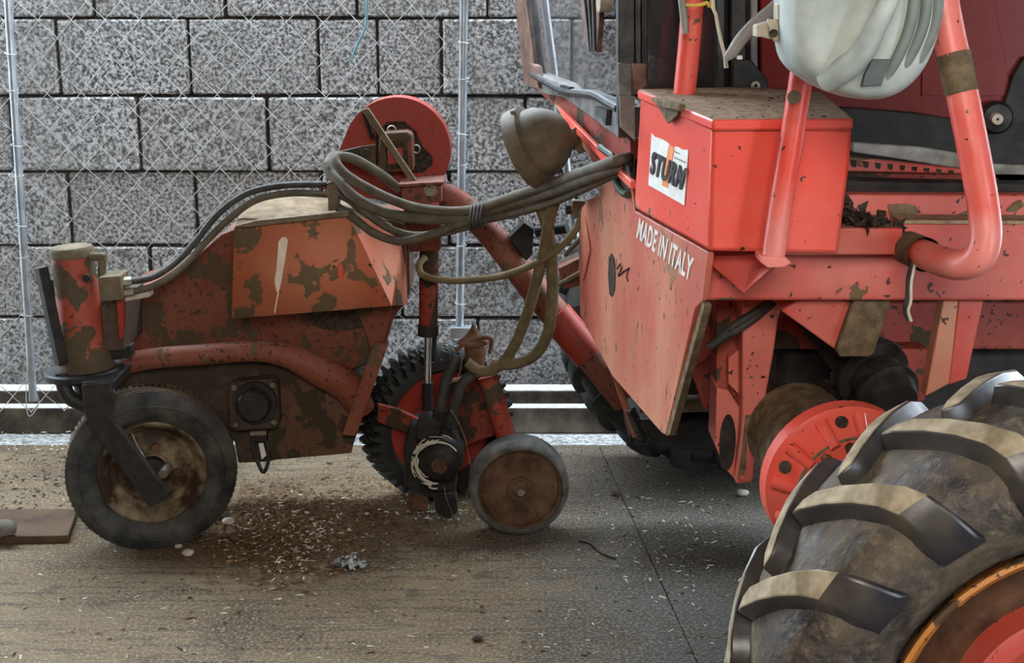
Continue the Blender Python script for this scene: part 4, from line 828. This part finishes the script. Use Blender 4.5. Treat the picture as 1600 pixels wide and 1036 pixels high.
lk = part('door_lock', MB().lathe([(0, 0), (0, .010), (.012, .012), (.016, .028), (.026, .034), (.04, .034)], P(1562, 186, 2.92), (0.1, 1, 0), 28), M_IRON, V, 'round door lock')
part('key_barrel', MB().lathe([(-.006, .003), (-.006, .011), (.004, .013), (.012, .013)], P(1558, 186, 2.918), (0.1, 1, 0), 20), M_BRACKET, lk)
vp('sill_trim', [(1332, 222), (1440, 230), (1502, 240), (1502, 264), (1440, 254), (1332, 238)], 2.93, 2.955, M_TRIM)
vp('sill_trim', [(1550, 256), (1790, 268), (1790, 296), (1560, 284), (1552, 276)], 2.93, 2.955, M_TRIM, label='pale dull trim end')
# cab roof (just above the frame) and far side, so the inside is as dark as a cab
part('cab_roof', MB().box((.10, 2.95, 1.96), (1.9, 4.3, 2.02)), M_DOOR, V)
part('cab_pillar', MB().box((1.75, 3.02, 1.1), (1.85, 3.8, 1.96)), M_DOOR, V)
# ------------------------------------------------------------------ pale canister hung on the guard tube
YC = 2.16
ol = [(1262, -96), (1242, -40), (1240, 30), (1241, 92), (1266, 118), (1310, 143), (1350, 152), (1388, 153), (1420, 138), (1448, 108), (1466, 64), (1478, 10), (1480, -40), (1460, -92), (1400, -112), (1320, -112)]
K = thing('canister', 'pale weathered plastic canister with moulded handle hanging on the red guard tube', 'canister', P(1360, 20, YC))
mb = MB().pillow([P(x, y, YC) for x, y in ol], (0, .20, 0), [(-.10, .50), (-.06, .86), (.02, 1.03), (.3, 1.09), (.7, 1.07), (.92, .95), (1, .6)])
cb_ = part('shell', mb, M_CAN, K, smooth=180); s_ = cb_.modifiers.new('round', 'SUBSURF'); s_.levels = 2; s_.render_levels = 2
hd = part('handle', MB().tube([P(1292, 124, YC + .012), P(1322, 106, YC - .022), P(1348, 82, YC - .046), P(1368, 44, YC - .056), P(1388, 0, YC - .056), P(1402, -50, YC - .04), P(1404, -86, YC + .0)], [RR(20, YC), RR(20, YC), RR(17, YC), RR(15, YC), RR(15, YC), RR(17, YC), RR(22, YC)], 18, smooth=6), M_CAN, K, 'moulded grip')
part('handle_recess', MB().pillow([P(x, y, YC - .015) for x, y in ((1306, 84), (1322, 74), (1338, 70), (1336, 84), (1318, 96))], (0, .02, 0), [(0, .8), (.5, 1), (1, .8)]), M_CANGROOVE, K)
for k_, (dx, m_) in enumerate(((0, M_CANGROOVE), (20, M_CANGROOVE), (38, M_CANGROOVE))):
    part('moulded_rib', MB().tube([P(1420 + dx, -80, YC - .012 + k_ * .006), P(1430 + dx * .95, -20, YC - .024 + k_ * .008), P(1422 + dx, 40, YC - .024 + k_ * .009), P(1402 + dx * .9, 90, YC - .018 + k_ * .008), P(1374 + dx * .7, 134, YC + .002 + k_ * .008)], RR(9, YC), 10, smooth=6), m_, K)
part('dark_patch', MB().pillow([P(x, y, YC - .022) for x, y in ((1362, 92), (1394, 92), (1386, 112), (1378, 134), (1346, 136), (1350, 118))], (0, .012, 0), [(0, .92), (.5, 1), (1, .95)]), M_CANDARK, K, 'dark grey patch')
part('spout', MB().tube([P(1236, 30, YC + .06), P(1262, 6, YC + .02), P(1284, -30, YC + .0)], [RR(14, YC), RR(24, YC), RR(26, YC)], 14, smooth=4), M_CAN, K)
part('neck_loop', MB().tube([P(1280, -96, YC + .06), P(1300, -160, YC + .13), P(1330, -172, YC + .2), P(1360, -150, YC + .27), P(1350, -100, YC + .14)], .006, 8, smooth=5), M_SEAL, K)
mbk = part('bracket_plate', MB().pr([(1200, 30), (1214, 30), (1216, 34), (1244, 40), (1246, 64), (1210, 65), (1203, 56)], 2.24, 2.255), M_BRACKET, V, 'cream dusty mounting bracket', bevel=.002)
part('bracket_tab', MB().pr([(1183, 40), (1204, 34), (1204, 62), (1190, 58), (1182, 58)], 2.25, 2.29), M_BRACKET, mbk, bevel=.002)
part('bracket_hole', MB().lathe([(0, 0), (0, .0065), (.004, .0065)], P(1209, 52, 2.238), (0, 1, 0), 14), M_DIRTBLACK, mbk)
part('bracket_top', MB().pr([(1214, 8), (1222, 2), (1246, 6), (1246, 34), (1216, 32)], 2.23, 2.26), M_BRACKET, mbk, bevel=.002)
part('bracket_arm', MB().tube([P(1225, 45, 2.26), P(1250, 50, 2.42)], .012, 10), M_BRACKET, mbk)
# ------------------------------------------------------------------ loose things on the floor
def stone(x, y, s, m, label, cat='stone', name='stone', sq=.65, seed=0, z=0.0):
    rs = random.Random(seed); bm = bmesh.new(); bmesh.ops.create_icosphere(bm, subdivisions=2, radius=1)
    c = F(x, y, z); vs = []
    for v in bm.verts:
        k = 1 + rs.uniform(-.14, .14); vs.append(Vector((v.co.x * s * k * 1.15, v.co.y * s * k, (v.co.z * k + 1.05) * s * sq)) + c)
    fs = [[v.index for v in f.verts] for f in bm.faces]; mb = MB().add(vs, fs); bm.free()
    return single(name, mb, m, label, cat, smooth=60)
stone(6, 838, .034, M_STONE, 'grey rounded stone on the plank at the left edge', seed=1, z=.0225)
stone(357, 820, .016, M_PEBBLE, 'pale pebble touching the right side of the caster wheel', name='pebble', seed=2)
stone(294, 869, .015, M_PEBBLE, 'whitish angular pebble below the caster wheel', name='pebble', seed=3)
stone(279, 857, .010, M_PEBBLE, 'smaller whitish chip right under the caster tyre', name='pebble', seed=4)
stone(1160, 775, .016, M_PEBBLE, 'lone whitish lump below the red axle leg', name='pebble', seed=5)
pa = [F(-60, 852), F(108, 848), F(122, 806), F(-60, 806)]
single('plank', MB().prism(pa, (0, 0, .022)), M_PLANK, 'short brown plank lying left of the caster wheel', 'plank', bevel=.003)
rs = random.Random(21); mb = MB()
c = F(545, 886)
g_ = 9
grid = [[c + Vector(((i - 4) * .011 + rs.uniform(-.007, .007), (j - 4) * .006 * (1.3 - abs(i - 4) / 6) + rs.uniform(-.006, .006), .002 + rs.random() * .030 * (1 - abs(i - 4) / 6))) for i in range(g_)] for j in range(g_)]
vs = [p for r in grid for p in r]; mb.add(vs, [[j * g_ + i, j * g_ + i + 1, (j + 1) * g_ + i + 1, (j + 1) * g_ + i] for j in range(g_ - 1) for i in range(g_ - 1)])
single('foil_scrap', mb, M_FOIL, 'crumpled silvery scrap at the edge of the litter heap', 'scrap', smooth=10)
single('stick', MB().tube([F(474, 892) + Vector((0, 0, .006)), F(496, 893) + Vector((0, 0, .008)), F(520, 895) + Vector((0, 0, .006))], .004, 6), M_STRAW, 'thin straw-coloured stick beside the crumpled scrap', 'stick')
single('twig', MB().tube([F(x, y) + Vector((0, 0, .004)) for x, y in ((905, 848), (922, 852), (938, 866), (962, 875))], .003, 6, smooth=4), M_BLACK, 'thin dark curved twig on the floor right of the gauge wheel', 'twig')
for (x, y, lab) in ((746, 1001, 'dark dirt clod on the bare floor near the bottom'), (962, 775, 'dark oily clod right of the gauge wheel')):
    stone(x, y, .012, M_DIRTBLACK, lab, 'clod', 'dirt_clod', .5, x)
# crumbled brown litter between the wheels
rs = random.Random(31); mb = MB()
def bit(c, s, flat=.5):
    a = rs.uniform(0, 6.28); d = Vector((math.cos(a), math.sin(a), rs.uniform(-.2, .4) * flat)); e = Vector((-math.sin(a), math.cos(a), rs.uniform(-.2, .4) * flat)); l = s * rs.uniform(.7, 2.4); w = s * rs.uniform(.25, .7)
    z = Vector((0, 0, s * .5)); 
    q = [c - d * l - e * w, c + d * l - e * w, c + d * l + e * w, c - d * l + e * w]; q = [Vector((p.x, p.y, max(p.z, .001))) for p in q]
    mb.add(q + [c + z], [[0, 1, 2, 3], [0, 1, 4], [1, 2, 4], [2, 3, 4], [3, 0, 4]])
for i in range(3600):
    x, y = rs.gauss(430, 78), rs.gauss(832, 36) 
    if rs.random() < .25: x, y = rs.gauss(600, 75), rs.gauss(790, 28)
    if y < 745: continue
    bit(F(x, y) + Vector((0, 0, rs.uniform(0, .012) * max(0, 1 - abs(x - 430) / 150))), rs.uniform(.0025, .0085))
single('litter', mb, M_STRAW, 'crumbled brown litter spread between the caster wheel and the press wheel', 'litter', kind='stuff')
mb = MB()
for i in range(330):
    x, y = rs.gauss(455, 60), rs.gauss(845, 30)
    if y < 770: continue
    bit(F(x, y) + Vector((0, 0, .008)), rs.uniform(.002, .0055))
for i in range(60): bit(F(rs.gauss(680, 45), rs.gauss(798, 10)) + Vector((0, 0, .006)), rs.uniform(.002, .006))
for i in range(230): bit(F(rs.uniform(0, 1130), 760 + rs.random() * 270) + Vector((0, 0, .002)), rs.uniform(.0012, .0042))
for i in range(90): bit(F(rs.gauss(1060, 70), rs.gauss(850, 60)) + Vector((0, 0, .002)), rs.uniform(.0015, .0055))
for i in range(60): bit(F(rs.uniform(0, 120), rs.uniform(676, 705)) + Vector((0, 0, .004)), rs.uniform(.002, .007))
single('chaff', mb, M_CHAFF, 'whitish chaff and straw flecks strewn over the concrete floor', 'chaff', kind='stuff')
mb = MB()
for i in range(420): bit(F(rs.uniform(-20, 1150), 700 + rs.random() ** 1.2 * 330) + Vector((0, 0, .002)), rs.uniform(.0015, .0055))
for i in range(150): bit(F(rs.uniform(0, 130), rs.uniform(700, 800)) + Vector((0, 0, .002)), rs.uniform(.002, .006))
single('grit', mb, M_DIRTBLACK, 'dark crumbs of soil scattered over the floor', 'grit', kind='stuff')
